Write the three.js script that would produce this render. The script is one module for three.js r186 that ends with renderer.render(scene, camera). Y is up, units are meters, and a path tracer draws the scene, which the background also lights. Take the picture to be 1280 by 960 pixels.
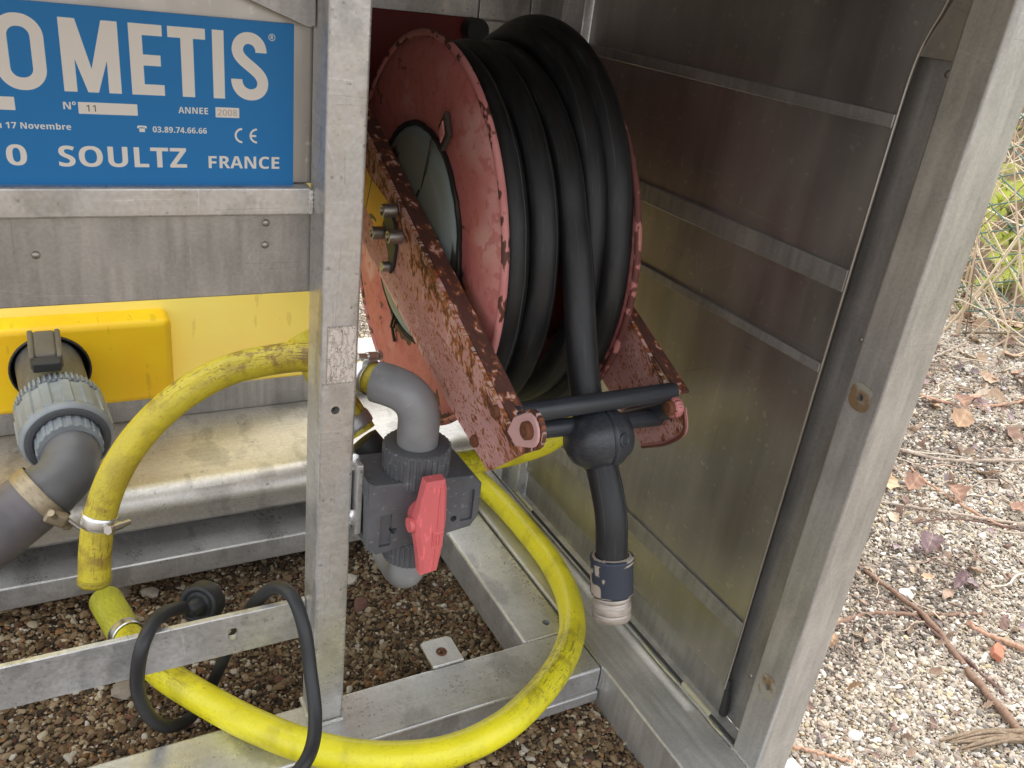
import * as THREE from 'three';
import { RoundedBoxGeometry } from 'three/addons/geometries/RoundedBoxGeometry.js';
import { mergeGeometries, mergeVertices } from 'three/addons/utils/BufferGeometryUtils.js';
import { Brush, Evaluator, SUBTRACTION } from 'three-bvh-csg';

// ---------------------------------------------------------------- camera, sky, sun, exposure
const scene = new THREE.Scene();
const camera = new THREE.PerspectiveCamera(48.461, 4 / 3, 0.02, 200);
{
  const m = new THREE.Matrix4().makeBasis(
    new THREE.Vector3(0.880498, 0.116863, 0.459420),
    new THREE.Vector3(0.106225, 0.895855, -0.431463),
    new THREE.Vector3(-0.461995, 0.428705, 0.776384));
  camera.quaternion.setFromRotationMatrix(m);
  camera.position.set(0, 0.6764, 0.54);
}
const renderer = new THREE.WebGLRenderer({ antialias: true });
renderer.toneMapping = THREE.LinearToneMapping;
renderer.toneMappingExposure = 1.85;
renderer.shadowMap.enabled = true;
{ // bright overcast sky: a little brighter overhead than at the horizon
  const w = 64, h = 32, d = new Float32Array(w * h * 4);
  for (let j = 0; j < h; j++) for (let i = 0; i < w; i++) {
    const el = ((j + 0.5) / h - 0.5) * Math.PI, s = Math.max(0, Math.sin(el));
    const L = el < 0 ? 0.55 : 0.8 + 0.55 * s, k = (j * w + i) * 4;
    d[k] = L * 0.965; d[k + 1] = L * 0.99; d[k + 2] = L * 1.04; d[k + 3] = 1;
  }
  const t = new THREE.DataTexture(d, w, h, THREE.RGBAFormat, THREE.FloatType);
  t.mapping = THREE.EquirectangularReflectionMapping; t.magFilter = THREE.LinearFilter; t.needsUpdate = true;
  scene.background = t; scene.environment = t;
}
const sun = new THREE.DirectionalLight(new THREE.Color(1, 0.97, 0.92), 1.4);
sun.position.set(3.0, 5.2, -1.6); sun.castShadow = true; sun.shadow.radius = 20;
sun.shadow.mapSize.set(2048, 2048);
Object.assign(sun.shadow.camera, { left: -3, right: 3, top: 3, bottom: -3, near: 0.1, far: 14 });
scene.add(sun);

// ---------------------------------------------------------------- helpers
let seed = 12345;
const rnd = () => { seed |= 0; seed = seed + 0x6D2B79F5 | 0; let t = Math.imul(seed ^ seed >>> 15, 1 | seed); t = t + Math.imul(t ^ t >>> 7, 61 | t) ^ t; return ((t ^ t >>> 14) >>> 0) / 4294967296; };
const rr = (a, b) => a + (b - a) * rnd();
const V = (x, y, z) => new THREE.Vector3(x, y, z);
const clamp01 = (x) => Math.min(1, Math.max(0, x));
const sstep = (a, b, x) => { const t = clamp01((x - a) / (b - a)); return t * t * (3 - 2 * t); };
const lerp = (a, b, t) => a + (b - a) * t;
const mix3 = (a, b, t) => [lerp(a[0], b[0], t), lerp(a[1], b[1], t), lerp(a[2], b[2], t)];
const hsh = (x, y, s) => { let h = Math.imul(x, 374761393) + Math.imul(y, 668265263) + Math.imul(s, 2147483647 ^ 0x5bd1e995); h = Math.imul(h ^ h >>> 13, 1274126177); return ((h ^ h >>> 16) >>> 0) / 4294967296; };
function noise(x, y, px, py, s) { // value noise with periods px, py
  const xi = Math.floor(x), yi = Math.floor(y), fx = x - xi, fy = y - yi;
  const u = fx * fx * (3 - 2 * fx), v = fy * fy * (3 - 2 * fy);
  const X = ((xi % px) + px) % px, X1 = (X + 1) % px, Y = ((yi % py) + py) % py, Y1 = (Y + 1) % py;
  return lerp(lerp(hsh(X, Y, s), hsh(X1, Y, s), u), lerp(hsh(X, Y1, s), hsh(X1, Y1, s), u), v);
}
function fbm(u, v, fx, fy, oct, s) { // u, v in 0..1, tileable
  let a = 0.5, t = 0, n = 0;
  for (let o = 0; o < oct; o++) { t += a * noise(u * fx, v * fy, fx, fy, s + o * 17); n += a; a *= 0.5; fx *= 2; fy *= 2; }
  return t / n;
}
function tex(w, h, fn, srgb = true, rep) {
  const d = new Uint8Array(w * h * 4);
  for (let j = 0; j < h; j++) for (let i = 0; i < w; i++) {
    const c = fn((i + 0.5) / w, (j + 0.5) / h), k = (j * w + i) * 4;
    if (typeof c === 'number') { d[k] = d[k + 1] = d[k + 2] = 255 * clamp01(c); } else { d[k] = clamp01(c[0] / 255) * 255; d[k + 1] = clamp01(c[1] / 255) * 255; d[k + 2] = clamp01(c[2] / 255) * 255; }
    d[k + 3] = 255;
  }
  const t = new THREE.DataTexture(d, w, h); t.magFilter = THREE.LinearFilter; t.minFilter = THREE.LinearMipmapLinearFilter; t.generateMipmaps = true;
  t.wrapS = t.wrapT = THREE.RepeatWrapping; if (srgb) t.colorSpace = THREE.SRGBColorSpace;
  if (rep) t.repeat.set(rep[0], rep[1]);
  t.needsUpdate = true; return t;
}
function std(o) { return new THREE.MeshStandardMaterial(o); }
function phys(o) { return new THREE.MeshPhysicalMaterial(o); }

// geometry helpers; everything is authored in world metres
function uvBox(g) { // uv in metres by the main direction of each face
  g = g.index ? g.toNonIndexed() : g;
  const p = g.attributes.position, uv = new Float32Array(p.count * 2), a = V(), b = V(), c = V();
  for (let i = 0; i < p.count; i += 3) {
    a.fromBufferAttribute(p, i); b.fromBufferAttribute(p, i + 1); c.fromBufferAttribute(p, i + 2);
    const n = b.clone().sub(a).cross(c.clone().sub(a)), ax = Math.abs(n.x), ay = Math.abs(n.y), az = Math.abs(n.z);
    [a, b, c].forEach((q, k) => {
      const [s, t] = ax >= ay && ax >= az ? [q.z, q.y] : ay >= az ? [q.x, q.z] : [q.x, q.y];
      uv[(i + k) * 2] = s; uv[(i + k) * 2 + 1] = t;
    });
  }
  g.setAttribute('uv', new THREE.BufferAttribute(uv, 2)); return g;
}
const box = (x0, x1, y0, y1, z0, z1, r = 0.0015, seg = 2) => {
  const w = x1 - x0, h = y1 - y0, d = z1 - z0, R = Math.min(r, w * 0.45, h * 0.45, d * 0.45);
  const g = new RoundedBoxGeometry(w, h, d, seg, R); g.translate((x0 + x1) / 2, (y0 + y1) / 2, (z0 + z1) / 2); return uvBox(g);
};
const cyl = (r0, r1, len, pos, dir, seg = 24, open = false) => {
  const g = new THREE.CylinderGeometry(r0, r1, len, seg, 1, open);
  g.applyQuaternion(new THREE.Quaternion().setFromUnitVectors(V(0, 1, 0), dir.clone().normalize())); g.translate(pos.x, pos.y, pos.z); return g;
};
const lathe = (prof, pos, dir, seg = 40) => {
  const g = new THREE.LatheGeometry(prof.map(([r, y]) => new THREE.Vector2(Math.max(r, 1e-5), y)), seg);
  g.applyQuaternion(new THREE.Quaternion().setFromUnitVectors(V(0, 1, 0), dir.clone().normalize())); g.translate(pos.x, pos.y, pos.z); return g;
};
const curve = (pts, n) => new THREE.CatmullRomCurve3(pts.map((p) => p.isVector3 ? p : V(...p)), false, 'centripetal').getSpacedPoints(n);
function sweep(P, rad, radial = 20, caps = true) { // tube along points with a radius that may vary; uv in metres
  const n = P.length, pos = [], nor = [], uv = [], idx = [], T = [], rf = typeof rad === 'function' ? rad : () => rad;
  for (let i = 0; i < n; i++) T.push(P[Math.min(n - 1, i + 1)].clone().sub(P[Math.max(0, i - 1)]).normalize());
  let N = Math.abs(T[0].y) < 0.9 ? V(0, 1, 0) : V(1, 0, 0); N.sub(T[0].clone().multiplyScalar(N.dot(T[0]))).normalize();
  let len = 0;
  for (let i = 0; i < n; i++) {
    if (i) { N.sub(T[i].clone().multiplyScalar(N.dot(T[i]))).normalize(); len += P[i].distanceTo(P[i - 1]); }
    const B = T[i].clone().cross(N), r = rf(i / (n - 1), len);
    for (let k = 0; k <= radial; k++) {
      const a = k / radial * Math.PI * 2, d = N.clone().multiplyScalar(Math.cos(a)).addScaledVector(B, Math.sin(a));
      pos.push(P[i].x + d.x * r, P[i].y + d.y * r, P[i].z + d.z * r); nor.push(d.x, d.y, d.z); uv.push(k / radial * Math.PI * 2 * 0.015, len);
    }
  }
  for (let i = 0; i < n - 1; i++) for (let k = 0; k < radial; k++) {
    const a = i * (radial + 1) + k, b = a + radial + 1; idx.push(a, a + 1, b, b, a + 1, b + 1);
  }
  if (caps) for (const [i, s] of [[0, -1], [n - 1, 1]]) {
    const c = pos.length / 3, t = T[i].clone().multiplyScalar(s); pos.push(P[i].x, P[i].y, P[i].z); nor.push(t.x, t.y, t.z); uv.push(0, 0);
    for (let k = 0; k <= radial; k++) { const q = (i * (radial + 1) + k) * 3; pos.push(pos[q], pos[q + 1], pos[q + 2]); nor.push(t.x, t.y, t.z); uv.push(0.001 * k, 0.001); }
    for (let k = 0; k < radial; k++) s > 0 ? idx.push(c, c + 1 + k, c + 2 + k) : idx.push(c, c + 2 + k, c + 1 + k);
  }
  const g = new THREE.BufferGeometry();
  g.setAttribute('position', new THREE.Float32BufferAttribute(pos, 3)); g.setAttribute('normal', new THREE.Float32BufferAttribute(nor, 3)); g.setAttribute('uv', new THREE.Float32BufferAttribute(uv, 2)); g.setIndex(idx); return g;
}
const join = (...gs) => mergeGeometries(gs.flat().map((g) => { const q = g.index ? g.toNonIndexed() : g.clone(); for (const k of Object.keys(q.attributes)) if (!['position', 'normal', 'uv'].includes(k)) q.deleteAttribute(k); return q; }));
// polygon in the (z, y) plane, thickened along x; or in the (x, y) plane, thickened along z
const polyZY = (pts, x0, x1, bev = 0.0008) => {
  const s = new THREE.Shape(pts.map(([z, y]) => new THREE.Vector2(-z, y)));
  const g = new THREE.ExtrudeGeometry(s, { depth: x1 - x0 - 2 * bev, bevelEnabled: bev > 0, bevelSize: bev, bevelThickness: bev, bevelOffset: -bev, bevelSegments: 1, curveSegments: 12 });
  g.translate(0, 0, bev); g.rotateY(Math.PI / 2); // shape x -> -z
  g.translate(x0, 0, 0); return uvBox(g);
};
const polyXY = (pts, z0, z1, bev = 0.0008, holes = []) => {
  const s = new THREE.Shape(pts.map(([x, y]) => new THREE.Vector2(x, y)));
  for (const [hx, hy, hr, hs = 1] of holes) { const h = new THREE.Path(); h.absellipse(hx, hy, hr, hr * hs, 0, Math.PI * 2); s.holes.push(h); }
  const g = new THREE.ExtrudeGeometry(s, { depth: z1 - z0 - 2 * bev, bevelEnabled: bev > 0, bevelSize: bev, bevelThickness: bev, bevelOffset: -bev, bevelSegments: 1, curveSegments: 12 });
  g.translate(0, 0, z0 + bev); return uvBox(g);
};
const evaluator = new Evaluator(); evaluator.useGroups = false;
function cut(g, ...tools) {
  const prep = (q) => { q = q.index ? q.clone() : mergeVertices(q.clone()); for (const k of Object.keys(q.attributes)) if (!['position', 'normal', 'uv'].includes(k)) q.deleteAttribute(k); return q; };
  let a = new Brush(prep(g)); a.updateMatrixWorld();
  for (const t of tools) { const b = new Brush(prep(t)); b.updateMatrixWorld(); a = evaluator.evaluate(a, b, SUBTRACTION); a.updateMatrixWorld(); }
  return uvBox(a.geometry);
}

// things, parts
const used = {};
function numbered(n) { used[n] = (used[n] ?? -1) + 1; return used[n] ? n + '_' + String(used[n]).padStart(3, '0') : n; }
function thing(name, label, category, base = [0, 0, 0], group) {
  const o = new THREE.Group(); o.name = numbered(name); o.position.set(...base); o.userData = { label, category };
  if (group) o.userData.group = group; scene.add(o); return o;
}
function rootOf(o) { while (o.parent !== scene) o = o.parent; return o; }
function part(parent, name, g, m, label) { // g in world coordinates
  const b = rootOf(parent).position; g.translate(-b.x, -b.y, -b.z);
  const o = new THREE.Mesh(g, m); o.name = name; if (label) o.userData.label = label; parent.add(o); return o;
}
function single(name, g, m, label, category, group) {
  g.computeBoundingBox(); const c = V(); g.boundingBox.getCenter(c); c.y = g.boundingBox.min.y; g.translate(-c.x, -c.y, -c.z);
  const o = new THREE.Mesh(g, m); o.name = numbered(name); o.position.copy(c); o.userData = { label, category }; if (group) o.userData.group = group; scene.add(o); return o;
}
function struct(name, g, m) { const o = new THREE.Mesh(g, m); o.name = numbered(name); o.userData = { kind: 'structure' }; scene.add(o); return o; }

// ---------------------------------------------------------------- materials
const scratches = Array.from({ length: 46 }, (_, i) => { const a = (hsh(i, 1, 401) < 0.6 ? 0.1 : 1.4) * (hsh(i, 2, 401) - 0.5) + (hsh(i, 3, 401) < 0.4 ? 1.57 : 0); return [hsh(i, 4, 401), hsh(i, 5, 401), Math.cos(a), Math.sin(a), 0.02 + 0.1 * hsh(i, 6, 401) ** 2, hsh(i, 7, 401) < 0.5 ? -1 : 1]; });
const scratch = (u, v) => { let r = 0; for (const [x, y, c, q, l, sg] of scratches) { let du = u - x, dv = v - y; du -= Math.round(du); dv -= Math.round(dv); const t = du * c + dv * q; if (Math.abs(t) > l) continue; if (Math.abs(-du * q + dv * c) < 0.0011) r += sg; } return r; };
const steelTone = tex(512, 512, (u, v) => { // mill grain, blotches and small specks of dirt
  const g = fbm(u, v, 6, 6, 5, 3), f = fbm(u, v, 120, 120, 2, 9), s = fbm(u, v, 60, 60, 3, 21), st = fbm(u, v, 4, 90, 3, 31);
  let k = 226 + (g - 0.5) * 28 + (f - 0.5) * 24 + (st - 0.5) * 16; if (s > 0.77) k -= (s - 0.77) * 420; k += 20 * scratch(u, v); k -= 26 * sstep(0.58, 0.72, fbm(u, v, 9, 5, 5, 37));
  return [k, k * 0.992, k * 0.98];
}, true, [4, 4]);
const steelRough = tex(512, 512, (u, v) => 0.42 + (fbm(u, v, 5, 5, 5, 41) - 0.5) * 0.5 + (fbm(u, v, 100, 100, 2, 43) - 0.5) * 0.25, false, [4, 4]);
const grainBump = tex(512, 512, (u, v) => fbm(u, v, 90, 90, 3, 51), false, [6, 6]);
const wornTone = tex(512, 512, (u, v) => { // dull weathered sheet: grey bloom and runs
  const g = fbm(u, v, 8, 5, 5, 63), run = fbm(u, v, 40, 4, 4, 67), f = fbm(u, v, 140, 140, 2, 69);
  const k = 214 + (g - 0.5) * 46 + (run - 0.5) * 40 + (f - 0.5) * 20 + 18 * scratch(u, v); return [k, k * 0.99, k * 0.97];
}, true, [5, 5]);
const sheetTone = tex(512, 512, (u, v) => {
  const g = fbm(u, v, 4, 4, 5, 73), run = fbm(u, v, 30, 3, 4, 77), sp = fbm(u, v, 70, 70, 3, 79);
  let k = 200 + (g - 0.5) * 36 + (run - 0.5) * 26; if (sp > 0.74) k += (sp - 0.74) * 200; k += 14 * scratch(u, v); return [k, k * 0.985, k * 0.955];
}, true, [2.5, 2.5]);
const sheetRough = tex(512, 512, (u, v) => 0.4 + (fbm(u, v, 26, 4, 5, 83) - 0.5) * 0.14 + (fbm(u, v, 5, 5, 4, 87) - 0.5) * 0.2, false, [2.5, 2.5]);
const sheetBump = tex(256, 256, (u, v) => fbm(u, v, 5, 4, 3, 89), false, [1.6, 1.6]);
const M = {};
M.steel = std({ color: new THREE.Color(0.80, 0.81, 0.825), map: steelTone, metalness: 0.68, roughness: 1.0, roughnessMap: steelRough, bumpMap: grainBump, bumpScale: 0.00006 });
M.worn = std({ color: new THREE.Color(0.80, 0.805, 0.815), map: wornTone, metalness: 0.68, roughness: 0.46, bumpMap: grainBump, bumpScale: 0.00005 });
M.sheet = std({ color: new THREE.Color(0.76, 0.76, 0.765), map: sheetTone, metalness: 0.92, roughness: 1, roughnessMap: sheetRough, bumpMap: sheetBump, bumpScale: 0.0011 });
M.apron = std({ color: new THREE.Color(0.58, 0.58, 0.59), map: wornTone, metalness: 0.8, roughness: 0.48 });
M.rib = std({ color: new THREE.Color(0.54, 0.545, 0.55), map: wornTone, metalness: 0.85, roughness: 0.55, bumpMap: grainBump, bumpScale: 0.0001 });
M.cradle = std({ color: new THREE.Color(0.82, 0.80, 0.76), map: steelTone, metalness: 0.7, roughness: 0.42, bumpMap: grainBump, bumpScale: 0.0001 });
M.weld = std({ color: new THREE.Color(0.8, 0.8, 0.79), metalness: 0.9, roughness: 0.35, bumpMap: grainBump, bumpScale: 0.0006 });
M.bolt = std({ color: new THREE.Color(0.5, 0.48, 0.45), map: steelTone, metalness: 0.9, roughness: 0.45 });
M.rustBolt = std({ map: tex(64, 64, (u, v) => mix3([86, 50, 38], [140, 92, 60], fbm(u, v, 6, 6, 3, 91))), roughness: 0.85, metalness: 0.2 });
M.dark = std({ color: new THREE.Color(0.03, 0.03, 0.031), roughness: 0.6 });
M.rubber = std({ color: new THREE.Color(0.066, 0.072, 0.082), roughness: 0.5, bumpMap: grainBump, bumpScale: 0.00012,
  map: tex(512, 512, (u, v) => { const k = 190 + (fbm(u, v, 5, 6, 5, 101) - 0.5) * 170 + 60 * sstep(0.55, 0.75, fbm(u, v, 14, 10, 4, 103)); const s = 70 * sstep(0.7, 0.8, fbm(u, v, 60, 6, 3, 105)), l = Math.abs(u - 0.34 - 0.004 * Math.sin(v * 37)) < 0.006 ? 255 : 0; return l ? [255, 250, 225] : [0.5 * k + s, 0.5 * k + s, 0.5 * k + s]; }, true, [1 / (Math.PI * 0.03), 4]) });
M.cable = std({ color: new THREE.Color(0.022, 0.023, 0.025), roughness: 0.5 });
M.roller = std({ color: new THREE.Color(0.058, 0.066, 0.080), roughness: 0.36, map: tex(256, 256, (u, v) => { const k = 200 + (fbm(u, v, 20, 6, 4, 111) - 0.5) * 120; return [k, k, k]; }, true, [10, 10]) });
const tankTone = tex(512, 512, (u, v) => { const k = 1 + (fbm(u, v, 5, 5, 4, 121) - 0.5) * 0.12, d = fbm(u, v, 50, 8, 4, 125) > 0.76 ? 0.94 : 1; return [255 * d, 246 * k * d, 158 * k * d]; }, true, [2, 2]);
M.tank = phys({ map: tankTone, roughness: 0.45, transmission: 0.35, thickness: 0 });
M.boss = std({ map: tex(256, 256, (u, v) => { const k = 1 + (fbm(u, v, 5, 5, 4, 131) - 0.5) * 0.14, d = fbm(u, v, 40, 10, 4, 135) > 0.76 ? 0.92 : 1; return [254 * d, 208 * k * d, 24]; }, true, [4, 4]), roughness: 0.42 });
M.pvc = std({ color: new THREE.Color(0.41, 0.415, 0.43), roughness: 0.42, map: tex(512, 512, (u, v) => { const k = 205 + (fbm(u, v, 6, 6, 4, 141) - 0.5) * 50, s = 22 * sstep(0.72, 0.9, fbm(u, v, 20, 60, 4, 145)); return [k + s, k + s, k + s]; }, true, [8, 8]) });
M.pvcDark = std({ color: new THREE.Color(0.235, 0.245, 0.268), roughness: 0.45, map: tex(512, 512, (u, v) => { const k = 180 + (fbm(u, v, 6, 6, 4, 151) - 0.5) * 60, s = 60 * sstep(0.68, 0.8, fbm(u, v, 30, 50, 4, 155)); return [k + s, k + s, k + s]; }, true, [8, 8]) });
M.latch = std({ color: new THREE.Color(0.2, 0.175, 0.15), roughness: 0.5, map: M.pvc.map });
M.pvcMid = std({ color: new THREE.Color(0.2, 0.2, 0.205), roughness: 0.42, map: M.pvc.map });
M.pvcBlue = std({ color: new THREE.Color(0.41, 0.455, 0.5), roughness: 0.45, map: M.pvc.map });
M.suction = std({ color: new THREE.Color(0.26, 0.25, 0.26), roughness: 0.5, bumpMap: tex(8, 64, (u, v) => 0.5 + 0.5 * Math.cos(v * Math.PI * 2), false, [1, 110]), bumpScale: 0.0004,
  map: tex(256, 256, (u, v) => { const k = 190 + (fbm(u, v, 4, 4, 4, 161) - 0.5) * 90; return [k, k * 0.97, k * 0.98]; }, true, [6, 6]) });
M.handle = std({ color: new THREE.Color(0.88, 0.19, 0.2), roughness: 0.45, map: tex(256, 256, (u, v) => { const s = fbm(u, v, 60, 14, 4, 171); const k = 225 + 26 * sstep(0.6, 0.8, s); return [k, k, k]; }, true, [8, 8]) });
function hoseMap(s, base, dirt, amount) {
  return tex(256, 1024, (u, v) => {
    const k = 1 + (fbm(u, v, 4, 10, 4, s) - 0.5) * 0.16; let c = [base[0] * k, base[1] * k, base[2] * k];
    const pt = sstep(0.46, 0.72, fbm(u, v, 2, 7, 4, s + 7)), sc = fbm(u, v, 8, 60, 5, s + 3), sp = fbm(u, v, 50, 260, 2, s + 11), ln = fbm(u, v, 110, 50, 3, s + 15), sm = fbm(u, v, 3, 22, 4, s + 19);
    c = mix3(c, dirt, 0.22 * sstep(0.5, 0.75, sm)); c = mix3(c, dirt, amount * 0.75 * pt * sstep(0.5, 0.72, sc)); c = mix3(c, dirt, 0.5 * (0.25 + pt) * sstep(0.68, 0.85, sp)); c = mix3(c, dirt, 0.7 * pt * sstep(0.6, 0.75, ln));
    return c;
  }, true, [1 / (Math.PI * 0.03), 2.2]);
}
M.yellow = std({ map: hoseMap(201, [228, 218, 44], [124, 112, 40], 0.5), roughness: 0.36, bumpMap: grainBump, bumpScale: 0.00025 });
M.yellowOld = std({ map: hoseMap(231, [198, 182, 52], [100, 72, 40], 0.85), roughness: 0.42, bumpMap: grainBump, bumpScale: 0.0004 });
M.sleeve = std({ map: hoseMap(261, [198, 198, 62], [150, 140, 50], 0.4), roughness: 0.5 });
M.clampSteel = std({ color: new THREE.Color(0.7, 0.7, 0.69), metalness: 1, roughness: 0.3 });
const pinkA = [206, 158, 154], pinkB = [192, 136, 134], rustA = [138, 78, 44], rustB = [80, 46, 38], rustC = [172, 108, 62], chip = [220, 190, 180];
// the arms: u runs along the arm, v across it (1 = upper edge); rust stands in patches along the upper edge and at the tip
function armMap(s, edge, spots) {
  return tex(1024, 256, (u, v) => {
    const f = fbm(u, v, 40, 9, 5, s), m = fbm(u, v, 150, 32, 3, s + 5), b = fbm(u, v, 6, 2, 3, s + 9);
    let c = mix3(pinkA, pinkB, sstep(0.3, 0.7, b)); c = mix3(c, chip, 0.5 * sstep(0.6, 0.8, fbm(u, v, 60, 14, 3, s + 13)));
    const bias = sstep(1 - edge, 1.02, v) * 0.22 + sstep(0.55, 1, u) * 0.06 + spots - 0.03;
    const t = f * 0.5 + m * 0.5 + bias;
    c = mix3(c, rustC, sstep(0.62, 0.65, t)); c = mix3(c, rustA, sstep(0.665, 0.7, t)); c = mix3(c, rustB, sstep(0.73, 0.78, t)); const pk = fbm(u, v, 200, 44, 2, s + 21) + 0.1 * b + 0.05 * sstep(0.3, 1, u) + spots; c = mix3(c, rustC, sstep(0.76, 0.8, pk)); c = mix3(c, rustA, sstep(0.82, 0.86, pk)); if (v > 0.93 && m > 0.62) c = mix3(c, chip, 0.8);
    return c;
  });
}
const flangeMap = tex(512, 64, (u, v) => { const t = fbm(u, v, 50, 5, 5, 331); let c = mix3(rustB, [92, 58, 50], fbm(u, v, 80, 10, 3, 335)); c = mix3(c, rustA, 0.8 * sstep(0.56, 0.62, t)); return mix3(c, [206, 164, 152], sstep(0.7, 0.72, t)); });
M.armNear = std({ map: armMap(301, 0.42, 0.0), roughness: 0.7, bumpMap: grainBump, bumpScale: 0.0005 });
M.armFar = std({ map: armMap(341, 0.3, -0.02), roughness: 0.7, bumpMap: grainBump, bumpScale: 0.0005 });
M.armFlange = std({ map: flangeMap, roughness: 0.8 });
M.mountRed = std({ map: tex(256, 256, (u, v) => mix3([130, 40, 32], [92, 30, 26], fbm(u, v, 8, 8, 4, 351))), roughness: 0.6 });
const discMap = tex(1024, 1024, (u, v) => { // red paint faded to pink, bare dark wear near the rim and round the cover
  const x = (u - 0.5) * 0.36, y = (v - 0.5) * 0.36, r = Math.hypot(x, y), f = fbm(u, v, 9, 9, 5, 361), q = fbm(u, v, 5, 5, 4, 365), h = fbm(u, v, 60, 60, 3, 369);
  let c = mix3([196, 116, 112], [212, 158, 152], sstep(0.42, 0.66, q)); c = mix3(c, [178, 94, 90], 0.5 * sstep(0.55, 0.7, h));
  const worn = f * 0.9 + h * 0.25; c = mix3(c, [72, 56, 52], 0.9 * sstep(0.8, 0.83, worn + sstep(0.112, 0.1, r) * 0.16 + sstep(0.160, 0.17, r) * 0.14 + sstep(-0.04, -0.09, y) * 0.08));
  return mix3(c, [112, 66, 42], sstep(0.8, 0.82, worn + sstep(0.164, 0.171, r) * 0.2));
});
M.disc = std({ map: discMap, roughness: 0.55, bumpMap: grainBump, bumpScale: 0.0003 });
M.rim = std({ map: tex(512, 64, (u, v) => { const t = fbm(u, v, 60, 4, 4, 371); return mix3(mix3([186, 112, 112], [208, 146, 140], fbm(u, v, 20, 3, 3, 373)), [84, 46, 36], sstep(0.6, 0.63, t)); }), roughness: 0.55 });
M.rimRust = std({ map: tex(512, 64, (u, v) => { const t = fbm(u, v, 70, 4, 4, 381); return mix3(mix3([120, 66, 62], [84, 46, 40], fbm(u, v, 20, 3, 3, 383)), [180, 116, 110], sstep(0.58, 0.62, t)); }), roughness: 0.7 });
M.cover = std({ map: tex(512, 512, (u, v) => { const f = fbm(u, v, 8, 4, 5, 391); return mix3(mix3([136, 142, 130], [150, 166, 170], sstep(0.4, 0.7, fbm(u, v, 4, 3, 4, 395))), [66, 64, 56], sstep(0.6, 0.72, f)); }), roughness: 0.55, metalness: 0.2 });
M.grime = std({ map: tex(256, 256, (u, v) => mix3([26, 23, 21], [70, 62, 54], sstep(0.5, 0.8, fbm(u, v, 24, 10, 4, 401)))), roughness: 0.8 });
M.ferrule = std({ map: tex(256, 256, (u, v) => { const f = fbm(u, v, 7, 7, 5, 411), e = Math.max(sstep(0.8, 0.97, v), sstep(0.22, 0.03, v)); return mix3([54, 60, 72], [176, 164, 152], sstep(0.6, 0.63, f + 0.22 * e)); }), roughness: 0.55, metalness: 0.3 });
M.alloy = std({ map: tex(256, 256, (u, v) => { const k = 176 + (fbm(u, v, 10, 40, 4, 421) - 0.5) * 90; return [k, k * 0.95, k * 0.9]; }), roughness: 0.5, metalness: 0.6 });
M.clip = std({ map: tex(128, 128, (u, v) => mix3([196, 192, 170], [150, 146, 118], fbm(u, v, 6, 12, 4, 431))), roughness: 0.6 });

// ---------------------------------------------------------------- ground
const soilTone = (s, a, b, c) => tex(1024, 1024, (u, v) => { const f = fbm(u, v, 90, 90, 3, s), g = fbm(u, v, 6, 6, 5, s + 5); return mix3(mix3(a, b, sstep(0.3, 0.7, f)), c, sstep(0.5, 0.75, g) * 0.8); }, true, [1.5, 1.5]);
M.ground = std({ map: soilTone(501, [104, 88, 70], [168, 150, 124], [86, 74, 62]), roughness: 0.95, bumpMap: grainBump, bumpScale: 0.003 });
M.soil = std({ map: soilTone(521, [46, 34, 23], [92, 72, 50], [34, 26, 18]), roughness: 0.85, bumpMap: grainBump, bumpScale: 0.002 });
{
  const g = new THREE.PlaneGeometry(120, 120, 1, 1); g.rotateX(-Math.PI / 2); struct('ground', uvBox(g), M.ground);
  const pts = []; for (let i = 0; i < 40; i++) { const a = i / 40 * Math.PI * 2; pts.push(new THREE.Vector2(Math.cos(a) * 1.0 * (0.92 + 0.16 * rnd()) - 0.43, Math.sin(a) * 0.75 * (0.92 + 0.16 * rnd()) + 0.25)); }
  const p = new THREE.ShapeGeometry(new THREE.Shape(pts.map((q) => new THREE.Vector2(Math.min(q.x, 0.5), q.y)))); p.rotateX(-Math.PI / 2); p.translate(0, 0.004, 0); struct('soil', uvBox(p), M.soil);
}
function pebbleGeo(s) {
  const g = mergeVertices(new THREE.IcosahedronGeometry(1, 1).deleteAttribute('uv').deleteAttribute('normal')), p = g.attributes.position;
  const k = [1, 0.6 + 0.25 * hsh(s, 1, 5), 0.75 + 0.25 * hsh(s, 2, 5)];
  const planes = []; for (let i = 0; i < 11; i++) { const n = V(hsh(s, i, 7) - 0.5, hsh(s, i, 8) - 0.5, hsh(s, i, 9) - 0.5).normalize(); planes.push([n, 0.52 + 0.34 * hsh(s, i, 10)]); }
  for (let i = 0; i < p.count; i++) {
    const q = V().fromBufferAttribute(p, i);
    for (const [n, d] of planes) { const e = q.dot(n) - d; if (e > 0) q.addScaledVector(n, -e); }
    p.setXYZ(i, q.x * k[0], q.y * k[1], q.z * k[2]);
  }
  const flat = g.toNonIndexed(); flat.computeVertexNormals(); return flat;
}
const pebbleMat = std({ color: 0xffffff, roughness: 0.95, flatShading: true });
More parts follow.
